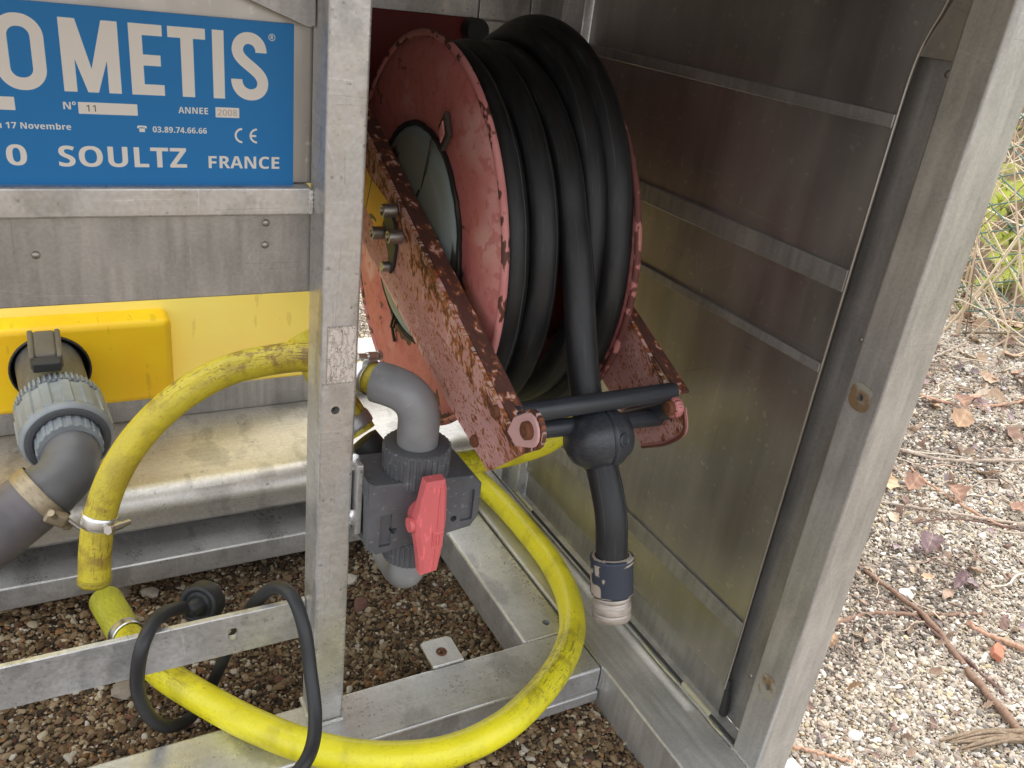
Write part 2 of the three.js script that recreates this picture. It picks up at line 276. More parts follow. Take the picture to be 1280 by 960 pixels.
function pebbles(name, label, n, place, color) {
  for (let v = 0; v < 3; v++) {
    const im = new THREE.InstancedMesh(pebbleGeo(11 + v * 7), pebbleMat, n), m = new THREE.Matrix4(), q = new THREE.Quaternion(), c = new THREE.Color();
    for (let i = 0; i < n; i++) {
      const [x, y, z, s] = place(); q.setFromEuler(new THREE.Euler(rr(-0.5, 0.5), rr(0, 6.28), rr(-0.5, 0.5)));
      m.compose(V(x, y, z), q, V(s * rr(0.8, 1.25), s * rr(0.75, 1.0), s * rr(0.8, 1.25))); im.setMatrixAt(i, m); im.setColorAt(i, c.setRGB(...color(x, z)));
    }
    im.name = numbered(name); im.userData = { label, category: 'gravel', kind: 'stuff' }; scene.add(im);
  }
}
const pick = (list) => { let t = rnd() * list.reduce((a, b) => a + b[0], 0); for (const [w, c] of list) { t -= w; if (t <= 0) { const k = rr(0.75, 1.2); return [c[0] * k, c[1] * k, c[2] * k]; } } return list[0][1]; };
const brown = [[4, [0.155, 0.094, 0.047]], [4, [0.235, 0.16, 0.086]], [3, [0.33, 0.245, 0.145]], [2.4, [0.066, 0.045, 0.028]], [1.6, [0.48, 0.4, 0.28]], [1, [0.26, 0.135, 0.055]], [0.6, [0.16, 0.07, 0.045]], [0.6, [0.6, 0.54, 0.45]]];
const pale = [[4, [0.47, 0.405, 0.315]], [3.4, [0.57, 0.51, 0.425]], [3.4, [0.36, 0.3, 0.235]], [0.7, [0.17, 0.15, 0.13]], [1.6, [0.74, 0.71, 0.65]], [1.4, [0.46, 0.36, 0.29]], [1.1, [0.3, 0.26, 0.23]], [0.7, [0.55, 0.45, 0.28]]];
const patch = (x, z, f, s) => fbm(((x * 0.25) % 1 + 1) % 1, ((z * 0.25) % 1 + 1) % 1, f, f, 4, s);
pebbles('gravel', 'small brown gravel on the exposed soil under the steel frame', 38000, () => {
  for (;;) { const x = rr(-0.42, 0.52), z = rr(-0.62, 0.3), d = patch(x, z, 18, 601); const exposed = sstep(0.25, -0.05, x) * sstep(-0.12, 0.05, z); if (rnd() < 0.35 + d - exposed * 0.55) { const s = Math.min(0.0062, 0.0013 + 0.001 * -Math.log(1 - rnd() * 0.99)); return [x, 0.004 + rr(0.1, 0.9) * s, z, s]; } }  // fewer stones towards the front left, so more dark soil shows
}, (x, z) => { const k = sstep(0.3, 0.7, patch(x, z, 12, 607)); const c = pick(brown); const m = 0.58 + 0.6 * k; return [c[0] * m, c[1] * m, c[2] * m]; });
pebbles('gravel', 'pale cream gravel outside the steel side wall', 165000, () => {
  for (;;) { const x = 0.53 + Math.pow(rnd(), 1.35) * 1.9, z = rr(-1.3, 0.42); if (z > 0.42 - (x - 0.5) * 0.12) continue; if (rnd() > 0.25 + 1.0 * patch(x, z, 24, 611)) continue; const s = Math.min(0.0066, 0.0010 + 0.00078 * -Math.log(1 - rnd() * 0.994)) * (1 + 0.35 * (x - 0.5)); return [x, rr(0.1, 0.9) * s, z, s]; }
}, (x, z) => (patch(x, z, 16, 617) > 0.62 && rnd() < 0.5 ? pick([[1, [0.14, 0.12, 0.1]], [1.5, [0.26, 0.21, 0.17]]]) : pick(pale)));

// ---------------------------------------------------------------- steel frame
const FR = thing('steel_frame', 'welded stainless steel frame of posts, rails and side wall around the hose reel', 'steel frame', [0.16, 0, 0]);
const hole = (x, y, z, dir, r, len = 0.02) => cyl(r, r, len, V(x, y, z), dir, 20);
const X = V(1, 0, 0), Y = V(0, 1, 0), Z = V(0, 0, 1);
{
  const post = part(FR, 'post', cut(box(0.1622, 0.1898, 0.0575, 0.80, -0.0345, 0, 0.0028), hole(0.174, 0.374, -0.004, Z, 0.0033, 0.05)), M.steel, 'upright square post with a small hole and an old sticker');
  const residue = tex(512, 512, (u, v) => {
    const f = fbm(u, v, 5, 5, 3, 701), g = fbm(u, v, 40, 40, 2, 705), e = Math.min(u, 1 - u, v, 1 - v); let k = 232 + (g - 0.5) * 30;
    const l = Math.min(Math.abs(f - 0.5), Math.abs(f - 0.58), Math.abs(f - 0.4)); k -= 66 * sstep(0.022, 0.004, l) + 40 * sstep(0.035, 0.012, e); if (f > 0.44 && f < 0.5) k -= 20; return [k, k * 0.97, k * 0.94];
  });
  const sg = new THREE.BoxGeometry(0.0212, 0.0455, 0.0004); sg.translate(0.1771, 0.4185, 0.0004);
  part(post, 'sticker_residue', sg, std({ map: residue, metalness: 0.6, roughness: 0.55 }), 'worn rest of a peeled sticker');
}
part(FR, 'front_rail', box(-0.45, 0.4505, 0.028, 0.057, -0.0265, 0.0335, 0.003, 3), M.steel);
part(FR, 'rail_lip', box(-0.45, 0.450, 0.0145, 0.0277, -0.0265, 0.0362, 0.0015), M.steel);
part(FR, 'side_rail', box(0.452, 0.5105, 0.0, 0.0572, -0.42, 0.36, 0.003, 3), M.worn);
part(FR, 'inner_rail', cut(box(0.3925, 0.4495, 0.012, 0.0566, -0.42, -0.0272, 0.0035, 3), hole(0.43, 0.055, -0.046, Y, 0.0042, 0.03)), M.steel);
part(FR, 'bracket_tab', (() => { const g = polyXY([[0.2885, 0.0245], [0.2885, 0.058], [0.2925, 0.0605], [0.318, 0.0605], [0.322, 0.057], [0.322, 0.0245]], 0.0575, 0.0608, 0.0006, [[0.3045, 0.041, 0.0052]]); g.rotateX(-Math.PI / 2); return uvBox(g); })(), M.worn, 'small plate with a bolt hole on the front rail');
part(FR, 'washer', (() => { const g = new THREE.TorusGeometry(0.0044, 0.0012, 8, 24); g.rotateX(Math.PI / 2); g.translate(0.3045, 0.0608, -0.041); return g; })(), M.rustBolt);
part(FR, 'cross_bar', cut(box(-0.45, 0.1618, 0.139, 0.1797, -0.0312, -0.0256, 0.001), box(0.0972, 0.1050, 0.1548, 0.1668, -0.04, -0.02, 0.0034, 3)), M.steel, 'flat bar with a slotted hole');
part(FR, 'rear_rail', box(-0.45, 0.3915, 0.0295, 0.0572, -0.347, -0.2805, 0.002), M.steel);
{ // rolled cradle under the tank
  const r = 0.024, s = new THREE.Shape(); s.moveTo(-0.66, 0.079); s.lineTo(-0.312, 0.079); s.lineTo(-0.304, 0.087); s.lineTo(-0.303, 0.13 - r); s.absarc(-0.303 - r, 0.13 - r, r, 0, Math.PI / 2, false); s.lineTo(-0.66, 0.13);
  const g = new THREE.ExtrudeGeometry(s, { depth: 0.95, bevelEnabled: false, curveSegments: 14 }); g.rotateY(-Math.PI / 2); g.translate(0.5, 0, 0);
  g.applyMatrix4(new THREE.Matrix4().makeScale(1, 1, 1)); part(FR, 'tank_cradle', uvBox(g), M.cradle);
}
part(FR, 'cradle_lip', box(-0.45, 0.45, 0.1303, 0.169, -0.4745, -0.4705, 0.0015), M.apron);
part(FR, 'sign_beam', box(-0.45, 0.1612, 0.5135, 0.5328, -0.046, -0.0256, 0.002), M.steel);
part(FR, 'apron_sheet', box(-0.45, 0.178, 0.4545, 0.5128, -0.0395, -0.0355, 0.001), M.apron);
for (const [x, y] of [[-0.007, 0.4885], [0.1325, 0.506], [0.1318, 0.4905]]) part(FR, 'rivet', lathe([[0.0026, 0], [0.0026, 0.0004], [0.0018, 0.0014], [0, 0.0017]], V(x, y, -0.0355), Z, 16), M.bolt);
part(FR, 'sign_backing', box(-0.45, 0.178, 0.533, 0.80, -0.042, -0.036, 0.001), M.sheet);
part(FR, 'gusset', polyXY([[0.1572, 0.6325], [0.1616, 0.634], [0.1616, 0.70], [0.06, 0.70], [0.06, 0.6665]], -0.027, -0.0245, 0.0005), M.apron);
for (const [x0, x1, y, z] of [[0.166, 0.1895, 0.0578, 0.0012], [0.1595, 0.1635, 0.0578, -0.016]]) {
  const P = x1 - x0 > 0.01 ? curve([[x0, y, z], [(x0 + x1) / 2, y, z + 0.0005], [x1, y, z]], 14) : curve([[0.1612, y, 0], [0.161, y, -0.017], [0.1612, y, -0.034]], 14);
  part(FR, 'weld_bead', sweep(P, (t) => 0.0019 + 0.0004 * Math.sin(t * 40), 8), M.weld);
}
part(FR, 'weld_bead', sweep(curve([[0.1606, 0.515, -0.0262], [0.1606, 0.523, -0.0258], [0.1606, 0.531, -0.0262]], 10), (t) => 0.0018 + 0.0004 * Math.sin(t * 30), 8), M.weld);
part(FR, 'weld_bead', sweep(curve([[0.1604, 0.1405, -0.0258], [0.1606, 0.15, -0.0254]], 8), (t) => 0.0018 + 0.0005 * Math.sin(t * 20), 8), M.weld);
for (const [px, py, pz, L] of [[0.1912, 0.3235, -0.006, 0.006], [0.1912, 0.273, -0.004, 0.005]]) part(FR, 'weld_bead', sweep(curve([[px, py - L, pz], [px + 0.001, py - L * 0.3, pz + 0.0014], [px - 0.0005, py + L * 0.4, pz + 0.001], [px + 0.001, py + L, pz - 0.001]], 14), (t) => 0.0042 + 0.0012 * Math.sin(t * 11 + px * 90), 10), M.weld, 'lumpy weld holding the valve bracket to the post');
for (const [P, r] of [[curve([[0.4512, 0.030, 0.0342], [0.4514, 0.044, 0.0346], [0.4512, 0.0565, 0.034]], 14), 0.0015], [curve([[0.4512, 0.0572, 0.0335], [0.4513, 0.0574, 0.0], [0.4512, 0.0572, -0.0262]], 40), 0.0011], [curve([[0.396, 0.0566, -0.0268], [0.42, 0.0568, -0.0268], [0.447, 0.0566, -0.0268]], 30), 0.0012], [curve([[0.3918, 0.0564, -0.0272], [0.3916, 0.045, -0.0270], [0.3918, 0.030, -0.0272]], 14), 0.0014], [curve([[0.5108, 0.0574, 0.1635], [0.5106, 0.0576, 0.18], [0.5108, 0.0574, 0.195]], 16), 0.0016]])
  part(FR, 'weld_bead', sweep(P, (t) => r * (1 + 0.28 * Math.sin(t * P.length * 2.1)), 8), M.weld);
{ // right post: three holes seen, two with rust rings
  const rp = part(FR, 'post', cut(box(0.5112, 0.5535, 0.0, 0.80, 0.1632, 0.1950, 0.003, 3), hole(0.514, 0.430, 0.1773, X, 0.0026, 0.05), hole(0.514, 0.1475, 0.1795, X, 0.0024, 0.05)), M.worn, 'outer post at the front end of the side wall');
  const ringTex = tex(128, 128, (u, v) => { const f = fbm(u, v, 6, 6, 4, 731); return mix3([172, 168, 156], [140, 116, 88], sstep(0.5, 0.66, f)); });
  for (const [y, z, h, w] of [[0.430, 0.1773, 0.0105, 0.0095], [0.1475, 0.1795, 0.0115, 0.0095]]) {
    const s = new THREE.Shape(); const pts = []; for (let i = 0; i < 24; i++) { const a = i / 24 * Math.PI * 2, q = Math.pow(Math.pow(Math.abs(Math.cos(a)), 3) + Math.pow(Math.abs(Math.sin(a)), 3), -1 / 3); pts.push([Math.cos(a) * w * q * (0.96 + 0.08 * rnd()), Math.sin(a) * h * q * (0.96 + 0.08 * rnd())]); }
    s.setFromPoints(pts.map((p) => new THREE.Vector2(...p))); const hp = new THREE.Path(); hp.absarc(0, 0, 0.0027, 0, Math.PI * 2); s.holes.push(hp);
    const g = new THREE.ExtrudeGeometry(s, { depth: 0.0005, bevelEnabled: false }); g.rotateY(-Math.PI / 2); g.translate(0.5111, y, z); const q = uvBox(g); q.attributes.uv.array.forEach((v, i, A) => { A[i] = v * 12; });
    part(rp, 'stained_ring', q, std({ map: ringTex, roughness: 0.6, metalness: 0.4 }));
  }
}
{ // side wall: one sheet with four pressed ribs, each rib a strip whose face leans down
  const ribs = [[0.6225, 0.6125], [0.5105, 0.4925], [0.4345, 0.4262], [0.1735, 0.1555]], x = 0.522;
  const prof = [[x, 0.80]]; for (const [a, b] of ribs) prof.push([x, (a + b) / 2]); prof.push([x, 0.0965]);
  const zs = [-0.272, -0.15, 0.0, 0.129], pos = [], idx = [];
  const strip = (list) => { const P = []; for (let i = 0; i < list.length - 1; i++) { const [xa, ya] = list[i], [xb, yb] = list[i + 1]; const q = [[xa, ya, -0.272], [xa, ya, 0.129], [xb, yb, 0.129], [xb, yb, -0.272]]; for (const k of [0, 2, 1, 0, 3, 2]) P.push(...q[k]); } const g = new THREE.BufferGeometry(); g.setAttribute('position', new THREE.Float32BufferAttribute(P, 3)); g.computeVertexNormals(); return g; };
  const back = prof.map(([px, py]) => [px + 0.0022, py]);
  const gb = strip(back.slice().reverse());
  part(FR, 'wall_sheet', uvBox(join(uvBox(strip(prof)), uvBox(gb))), M.sheet, 'side wall sheet of the compartment');
  for (const [a, b] of ribs) part(FR, 'rib', box(x - 0.0030, x - 0.0001, b, a, -0.2715, 0.1285, 0.0011, 3), M.rib);
  // folded front edge of the sheet, bent back at its top
  const e = curve([[0.5205, 0.095, 0.1292], [0.5205, 0.3, 0.1292], [0.5205, 0.55, 0.1295], [0.5207, 0.655, 0.1305], [0.520, 0.672, 0.134], [0.519, 0.69, 0.141], [0.518, 0.72, 0.147], [0.518, 0.80, 0.15]], 80);
  part(FR, 'folded_edge', sweep(e, (t) => t > 0.8 ? 0.0009 : 0.0013, 10), M.sheet);
  part(FR, 'folded_edge', box(0.5212, 0.5226, 0.66, 0.80, 0.1285, 0.1585, 0.0005), M.sheet);
  part(FR, 'wall_flange', box(0.531, 0.5335, 0.0575, 0.80, 0.095, 0.1640, 0.0008), M.apron);
  for (const [y, z, m, r] of [[0.121, 0.1445, M.bolt, 0.0028], [0.462, 0.1482, M.bolt, 0.0022], [0.652, 0.150, M.bolt, 0.0026], [0.6695, 0.150, M.bolt, 0.0026]]) part(FR, 'rivet', lathe([[r, 0], [r, 0.0005], [r * 0.5, 0.0012], [0, 0.0013]], V(0.531, y, z), V(-1, 0, 0), 14), m);  // the last three are heads standing where the flange has holes
  part(FR, 'wall_skirt', box(0.5255, 0.529, 0.0575, 0.0975, -0.272, 0.1285, 0.0008), M.apron);
  part(FR, 'skirt_fold', box(0.5108, 0.5300, 0.0540, 0.0588, -0.42, 0.1628, 0.0008), M.steel);
  part(FR, 'rubber_strip', sweep(curve([[0.5150, 0.0598, -0.28], [0.5146, 0.0598, -0.1], [0.5151, 0.0598, 0.05], [0.5146, 0.0598, 0.1625]], 40), 0.0016, 8), M.dark);
  const clipG = (za, zb) => join(box(0.5118, 0.5172, 0.0578, 0.0634, za, zb, 0.0022, 3));
  part(FR, 'edge_clip', clipG(-0.285, -0.232), M.clip, 'pale plastic clip at the rear of the wall foot');
  part(FR, 'edge_clip', clipG(0.083, 0.127), M.clip, 'pale plastic clip at the front of the wall foot');
  for (const [za, zb, s] of [[-0.23, -0.2, 5], [0.02, 0.08, 9], [0.128, 0.15, 13]]) part(FR, 'sealant', sweep(curve([[0.5112, 0.0582, za], [0.5104, 0.0582, (za + zb) / 2], [0.5114, 0.0582, zb]], 20), (t) => 0.0011 + 0.0008 * noise(t * 9 + s, 0.5, 64, 64, 77), 8), M.clip);
  part(FR, 'corner_seal', sweep(curve([[0.5265, 0.062, 0.131], [0.5245, 0.085, 0.1305], [0.5225, 0.105, 0.1298]], 12), (t) => 0.0045 * (1 - 0.6 * t), 8), M.dark);
  part(FR, 'rear_post', box(0.512, 0.5305, 0.0575, 0.80, -0.318, -0.2745, 0.002), M.steel);
  part(FR, 'rear_panel', box(0.535, 0.5385, 0.0575, 0.80, -0.46, -0.275, 0.0008), M.apron);
}
for (const [x0, x1, y0, y1] of [[0.2045, 0.3285, 0.46, 0.80], [0.33, 0.4555, 0.42, 0.80], [0.4565, 0.5215, 0.6285, 0.80], [0.4565, 0.5215, 0.42, 0.6275], [0.5228, 0.548, 0.42, 0.80]]) part(FR, 'rear_panel', box(x0, x1, y0, y1, -0.4085, -0.405, 0.0012), M.cradle);  // the leftmost panel is unseen, added to block light from the tank
part(FR, 'rear_panel', box(0.2045, 0.5475, 0.42, 0.80, -0.4135, -0.4095, 0.0008), M.cradle);  // backing sheet added to stop the tank glowing through the panel gaps
part(FR, 'rear_panel', box(0.549, 0.60, 0.40, 0.80, -0.445, -0.4415, 0.001), M.apron);  // added sheet closing a dark gap, so no bright sky shows through
part(FR, 'partition', box(0.2, 0.2025, 0.46, 0.80, -0.46, -0.05, 0.0008), M.sheet);  // unseen sheet added to keep light above the tank off the side wall
part(FR, 'shade_roof', box(0.2, 0.60, 0.8003, 0.8035, -0.46, 0.46, 0.001), M.sheet);  // unseen roof over the reel, drawn forward to shade wall and post tops
part(FR, 'shade_roof', box(-0.55, 0.1985, 0.8003, 0.8035, -0.05, 0.40, 0.001), M.sheet);  // unseen overhang added to shade the sign and the centre post top
part(FR, 'base_plate', box(0.580, 0.6035, 0.003, 0.0075, 0.166, 0.20, 0.001), M.apron);

// ---------------------------------------------------------------- sign
{
  const c = document.createElement('canvas'); c.width = 2048; c.height = 738; const k = c.getContext('2d'), S = 2048 / 0.28;
  const px = (x) => (x + 0.13) * S, py = (y) => (0.6334 - y) * S;
  k.fillStyle = 'rgb(0,116,184)'; k.fillRect(0, 0, 2048, 738);
  const white = 'rgb(226,221,214)'; k.fillStyle = white; k.strokeStyle = white; k.lineJoin = 'miter'; k.miterLimit = 10;
  const R = (x0, x1, y0, y1) => k.fillRect(px(x0), py(y1), (x1 - x0) * S, (y1 - y0) * S);
  const T = 0.6265, B = 0.5868, w = 0.0068, h = 0.0062; // letter height and stroke
  k.lineWidth = w * S; // O
  const rr2 = (x0, x1, y0, y1, rad) => { k.beginPath(); k.roundRect(px(x0), py(y1), (x1 - x0) * S, (y1 - y0) * S, rad * S); k.stroke(); };
  rr2(-0.0145 + w / 2, 0.0102 - w / 2, B - 0.0004 + w / 2, T + 0.0004 - w / 2, 0.0085);
  R(0.018, 0.0248, B, T); R(0.0415, 0.0483, B, T); // M
  k.beginPath(); for (const [x, y] of [[0.018, T], [0.0265, T], [0.0332, 0.600], [0.0398, T], [0.0483, T], [0.0360, B], [0.0304, B]]) k.lineTo(px(x), py(y)); k.closePath(); k.fill();
  R(0.0540, 0.0612, B, T); for (const y of [B, 0.6035, T - h]) R(0.0540, y === 0.6035 ? 0.0708 : 0.0722, y, y + h); // E
  R(0.0752, 0.0965, T - h, T); R(0.0823, 0.0895, B, T); // T
  R(0.1004, 0.1072, B, T); // I
  k.lineWidth = w * S; k.beginPath(); // S
  k.moveTo(px(0.1295), py(0.6150)); k.bezierCurveTo(px(0.1295), py(0.6252), px(0.1158), py(0.6262), px(0.1152), py(0.6165));
  k.bezierCurveTo(px(0.1150), py(0.6085), px(0.1304), py(0.6055), px(0.1304), py(0.5968)); k.bezierCurveTo(px(0.1304), py(0.5872), px(0.1145), py(0.5872), px(0.1145), py(0.5990)); k.stroke();
  const fit = (text, x0, x1, y0, y1, weight = 'bold', fill = white) => {
    k.font = weight + ' 200px sans-serif'; k.fillStyle = fill; const m = k.measureText(text), wd = m.actualBoundingBoxRight + m.actualBoundingBoxLeft, ht = m.actualBoundingBoxAscent + m.actualBoundingBoxDescent;
    k.save(); k.translate(px(x0), py(y0)); k.scale((x1 - x0) * S / wd, (y1 - y0) * S / ht); k.fillText(text, m.actualBoundingBoxLeft, -m.actualBoundingBoxDescent); k.restore(); k.fillStyle = white;
  };
  k.lineWidth = 3.2; k.beginPath(); k.arc(px(0.1362), py(0.6247), 0.0019 * S, 0, 7); k.stroke(); fit('R', 0.1354, 0.1371, 0.6236, 0.6258);
  R(-0.06, -0.0078, 0.5752, 0.5825);
  fit('N', 0.0165, 0.0205, 0.5768, 0.5808); fit('o', 0.0212, 0.0232, 0.5792, 0.5812); R(0.0243, 0.0562, 0.5745, 0.5812); fit('11', 0.0285, 0.0335, 0.5760, 0.5798, 'normal', 'rgb(70,66,62)');
  fit('ANNEE', 0.0793, 0.0968, 0.5770, 0.5808); R(0.1012, 0.1156, 0.5753, 0.5815); fit('2008', 0.1025, 0.1142, 0.5765, 0.5803, 'normal', 'rgb(176,164,154)');
  fit('au 17 Novembre', -0.0215, 0.0195, 0.5650, 0.5688); fit('03.89.74.66.66', 0.0640, 0.0956, 0.5650, 0.5686);
  k.fillRect(px(0.0556), py(0.5688), 0.0048 * S, 0.0011 * S); k.fillRect(px(0.0553), py(0.5684), 0.0012 * S, 0.0012 * S); k.fillRect(px(0.0595), py(0.5684), 0.0012 * S, 0.0012 * S); k.fillRect(px(0.0564), py(0.5672), 0.0032 * S, 0.0022 * S);
  k.lineWidth = 0.0013 * S; k.beginPath(); k.arc(px(0.1172), py(0.5645), 0.0041 * S, Math.PI * 0.5, Math.PI * 1.5); k.stroke(); k.beginPath(); k.arc(px(0.1265), py(0.5645), 0.0041 * S, Math.PI * 0.5, Math.PI * 1.5); k.stroke(); k.fillRect(px(0.1226), py(0.5651), 0.0034 * S, 0.0013 * S);
  fit('0', -0.0155, -0.0050, 0.5440, 0.5560); fit('SOULTZ', 0.0112, 0.0830, 0.5435, 0.5560); fit('FRANCE', 0.0960, 0.1408, 0.5435, 0.5515);
  const t = new THREE.CanvasTexture(c); t.colorSpace = THREE.SRGBColorSpace; t.anisotropy = 8;
  const face = std({ map: t, roughness: 0.55 }), edge = std({ color: new THREE.Color(0.01, 0.1, 0.36), roughness: 0.4 });
  const S1 = thing('sign', 'blue metal sign with white lettering on the steel panel left of the post', 'sign', [0.01, 0.5325, -0.036]);
  const g = new THREE.BoxGeometry(0.28, 0.1009, 0.003); g.translate(0.01, 0.58295, -0.0335);
  const o = part(S1, 'sign_plate', g, edge); o.material = [edge, edge, edge, edge, face, edge];
}

// ---------------------------------------------------------------- tank
{
  const TK = thing('tank', 'yellow plastic liquid tank lying in the cradle behind the sign', 'tank', [-0.1, 0.131, -0.6]);
  const shell = new RoundedBoxGeometry(0.95, 0.72, 0.55, 6, 0.045); shell.translate(-0.115, 0.131 + 0.36, -0.4755 - 0.275);
  part(TK, 'tank_shell', uvBox(shell), M.tank);
  const boss = new RoundedBoxGeometry(0.40, 0.104, 0.05, 5, 0.009); boss.translate(-0.083, 0.2225, -0.4655);
  const hole1 = cyl(0.040, 0.040, 0.06, V(-0.0115, 0.2235, -0.442), Z, 40);
  part(TK, 'outlet_boss', cut(uvBox(boss), hole1), M.boss, 'deeper yellow outlet block with a round opening');
  part(TK, 'outlet_socket', lathe([[0.0, -0.030], [0.0385, -0.030], [0.0385, 0.0025], [0.0405, 0.003], [0.0412, 0.001], [0.0412, -0.001]].map(([r, y]) => [r, y]), V(-0.0115, 0.2235, -0.4405), Z, 40), M.dark);
}

// ---------------------------------------------------------------- pipe union and suction hose
function toothed(r, depth, n, len, pos, dir, round = 0.001) {
  const pts = []; for (let i = 0; i < n; i++) for (const [f, q] of [[0, r], [0.42, r], [0.5, r - depth], [0.92, r - depth]]) { const a = (i + f) / n * Math.PI * 2; pts.push(new THREE.Vector2(Math.cos(a) * q, Math.sin(a) * q)); }
  const g = new THREE.ExtrudeGeometry(new THREE.Shape(pts), { depth: len - 2 * round, bevelEnabled: true, bevelSize: round, bevelThickness: round, bevelOffset: -round, bevelSegments: 1 }); g.translate(0, 0, -len / 2 + round);
  g.applyQuaternion(new THREE.Quaternion().setFromUnitVectors(Z, dir.clone().normalize())); g.translate(pos.x, pos.y, pos.z); return uvBox(g);
}
function hoseClamp(parent, pos, dir, r, side, mat = M.clampSteel, big = 1) {
  const d = dir.clone().normalize(), w = 0.0055 * big;
  const band = part(parent, 'hose_clamp', lathe([[r, -w], [r + 0.0009, -w], [r + 0.0014, -w * 0.5], [r + 0.0014, w * 0.5], [r + 0.0009, w], [r, w]], pos, d, 40), mat);
  const s = side.clone().sub(d.clone().multiplyScalar(side.dot(d))).normalize(), t = d.clone().cross(s), c = pos.clone().addScaledVector(s, r + 0.0035 * big);
  part(band, 'clamp_screw', join(cyl(0.0034 * big, 0.0034 * big, 0.011 * big, c, t, 14), cyl(0.0024 * big, 0.0024 * big, 0.02 * big, c.clone().addScaledVector(t, 0.006 * big), t, 12), cyl(0.0042 * big, 0.0042 * big, 0.0035 * big, c.clone().addScaledVector(t, -0.0085 * big), t, 6)), mat);
  return band;
}
{
  const PU = thing('pipe_union', 'grey plastic pipe union with ribbed nut and elbow on the yellow tank outlet', 'pipe fitting', [-0.0115, 0.18, -0.36]);
  const c = (z) => V(-0.0125 + 0.068 * (z + 0.44), 0.2265 - 0.09 * (z + 0.44), z), ax = V(0.068, -0.09, 1).normalize();
  part(PU, 'tail_piece', lathe([[0, -0.05], [0.0335, -0.05], [0.0335, 0.03], [0.036, 0.034], [0.036, 0.05], [0, 0.05]], c(-0.402), ax, 36), M.pvcDark);
  part(PU, 'toothed_ring', toothed(0.0425, 0.0024, 52, 0.012, c(-0.350), ax, 0.0008), M.pvcBlue);
  const nut = part(PU, 'union_nut', join(toothed(0.0435, 0.0020, 14, 0.044, c(-0.319), ax, 0.0022), lathe([[0.0385, -0.004], [0.0425, -0.004], [0.0418, 0.003], [0.0395, 0.006], [0.0385, 0.006]], c(-0.297), ax, 40)), M.pvcBlue, 'pale ribbed union nut');
  part(nut, 'nut_face', lathe([[0.0310, 0.002], [0.0315, 0.0062], [0.0385, 0.0062], [0.0390, 0.004], [0.0390, 0.0]], c(-0.297), ax, 40), M.pvcDark);
  part(PU, 'collar', toothed(0.0300, 0.0011, 22, 0.024, c(-0.287), ax, 0.0006), M.pvcBlue);
  part(PU, 'elbow', sweep(curve([c(-0.325), c(-0.292), [-0.0014, 0.2073, -0.275], [-0.0066, 0.1971, -0.260], [-0.0172, 0.1901, -0.251], [-0.0294, 0.1847, -0.246], [-0.0457, 0.175, -0.241]], 44), (t) => 0.0262 + 0.0016 * sstep(0.72, 0.76, t), 32), M.pvcMid);
  const h = part(PU, 'latch_handle', (() => { const g = new RoundedBoxGeometry(0.021, 0.013, 0.040, 4, 0.004); g.rotateX(0.32); g.translate(-0.0135, 0.2795, -0.376); return uvBox(g); })(), M.latch, 'brown-grey latch lever above the union');
  for (const s of [-1, 1]) part(h, 'latch_arm', (() => { const g = new RoundedBoxGeometry(0.0055, 0.018, 0.044, 3, 0.0024); g.rotateX(0.3); g.translate(-0.0135 + s * 0.0125, 0.277, -0.376); return uvBox(g); })(), M.latch);
  part(h, 'latch_foot', (() => { const g = new RoundedBoxGeometry(0.026, 0.012, 0.012, 3, 0.002); g.rotateX(0.3); g.translate(-0.0135, 0.2705, -0.352); return uvBox(g); })(), M.dark);

  const SH = thing('suction_hose', 'thick grey ribbed suction hose clamped on the grey elbow', 'hose', [-0.09, 0.1, -0.24]);
  part(SH, 'hose', sweep(curve([[-0.0262, 0.1864, -0.2472], [-0.0457, 0.1750, -0.241], [-0.0632, 0.1641, -0.236], [-0.1072, 0.138, -0.224], [-0.17, 0.10, -0.205], [-0.28, 0.05, -0.18]], 60), 0.0300, 32), M.suction);
  const brass = std({ color: new THREE.Color(0.5, 0.42, 0.3), metalness: 0.7, roughness: 0.5, map: steelTone });
  const d = V(-0.82, -0.52, 0.24).normalize(), b = hoseClamp(SH, V(-0.0315, 0.1832, -0.2455), d, 0.0302, V(0.42, -0.35, 0.84), brass, 1.35);
  part(b, 'clamp_block', (() => { const g = new RoundedBoxGeometry(0.020, 0.013, 0.010, 3, 0.003); g.rotateZ(-0.6); g.translate(-0.0200, 0.1780, -0.2130); return uvBox(g); })(), brass);
  part(b, 'clamp_bolt', cyl(0.0022, 0.0022, 0.034, V(-0.0040, 0.1660, -0.2120), V(0.6, -0.6, 0.3), 10), M.bolt);
}

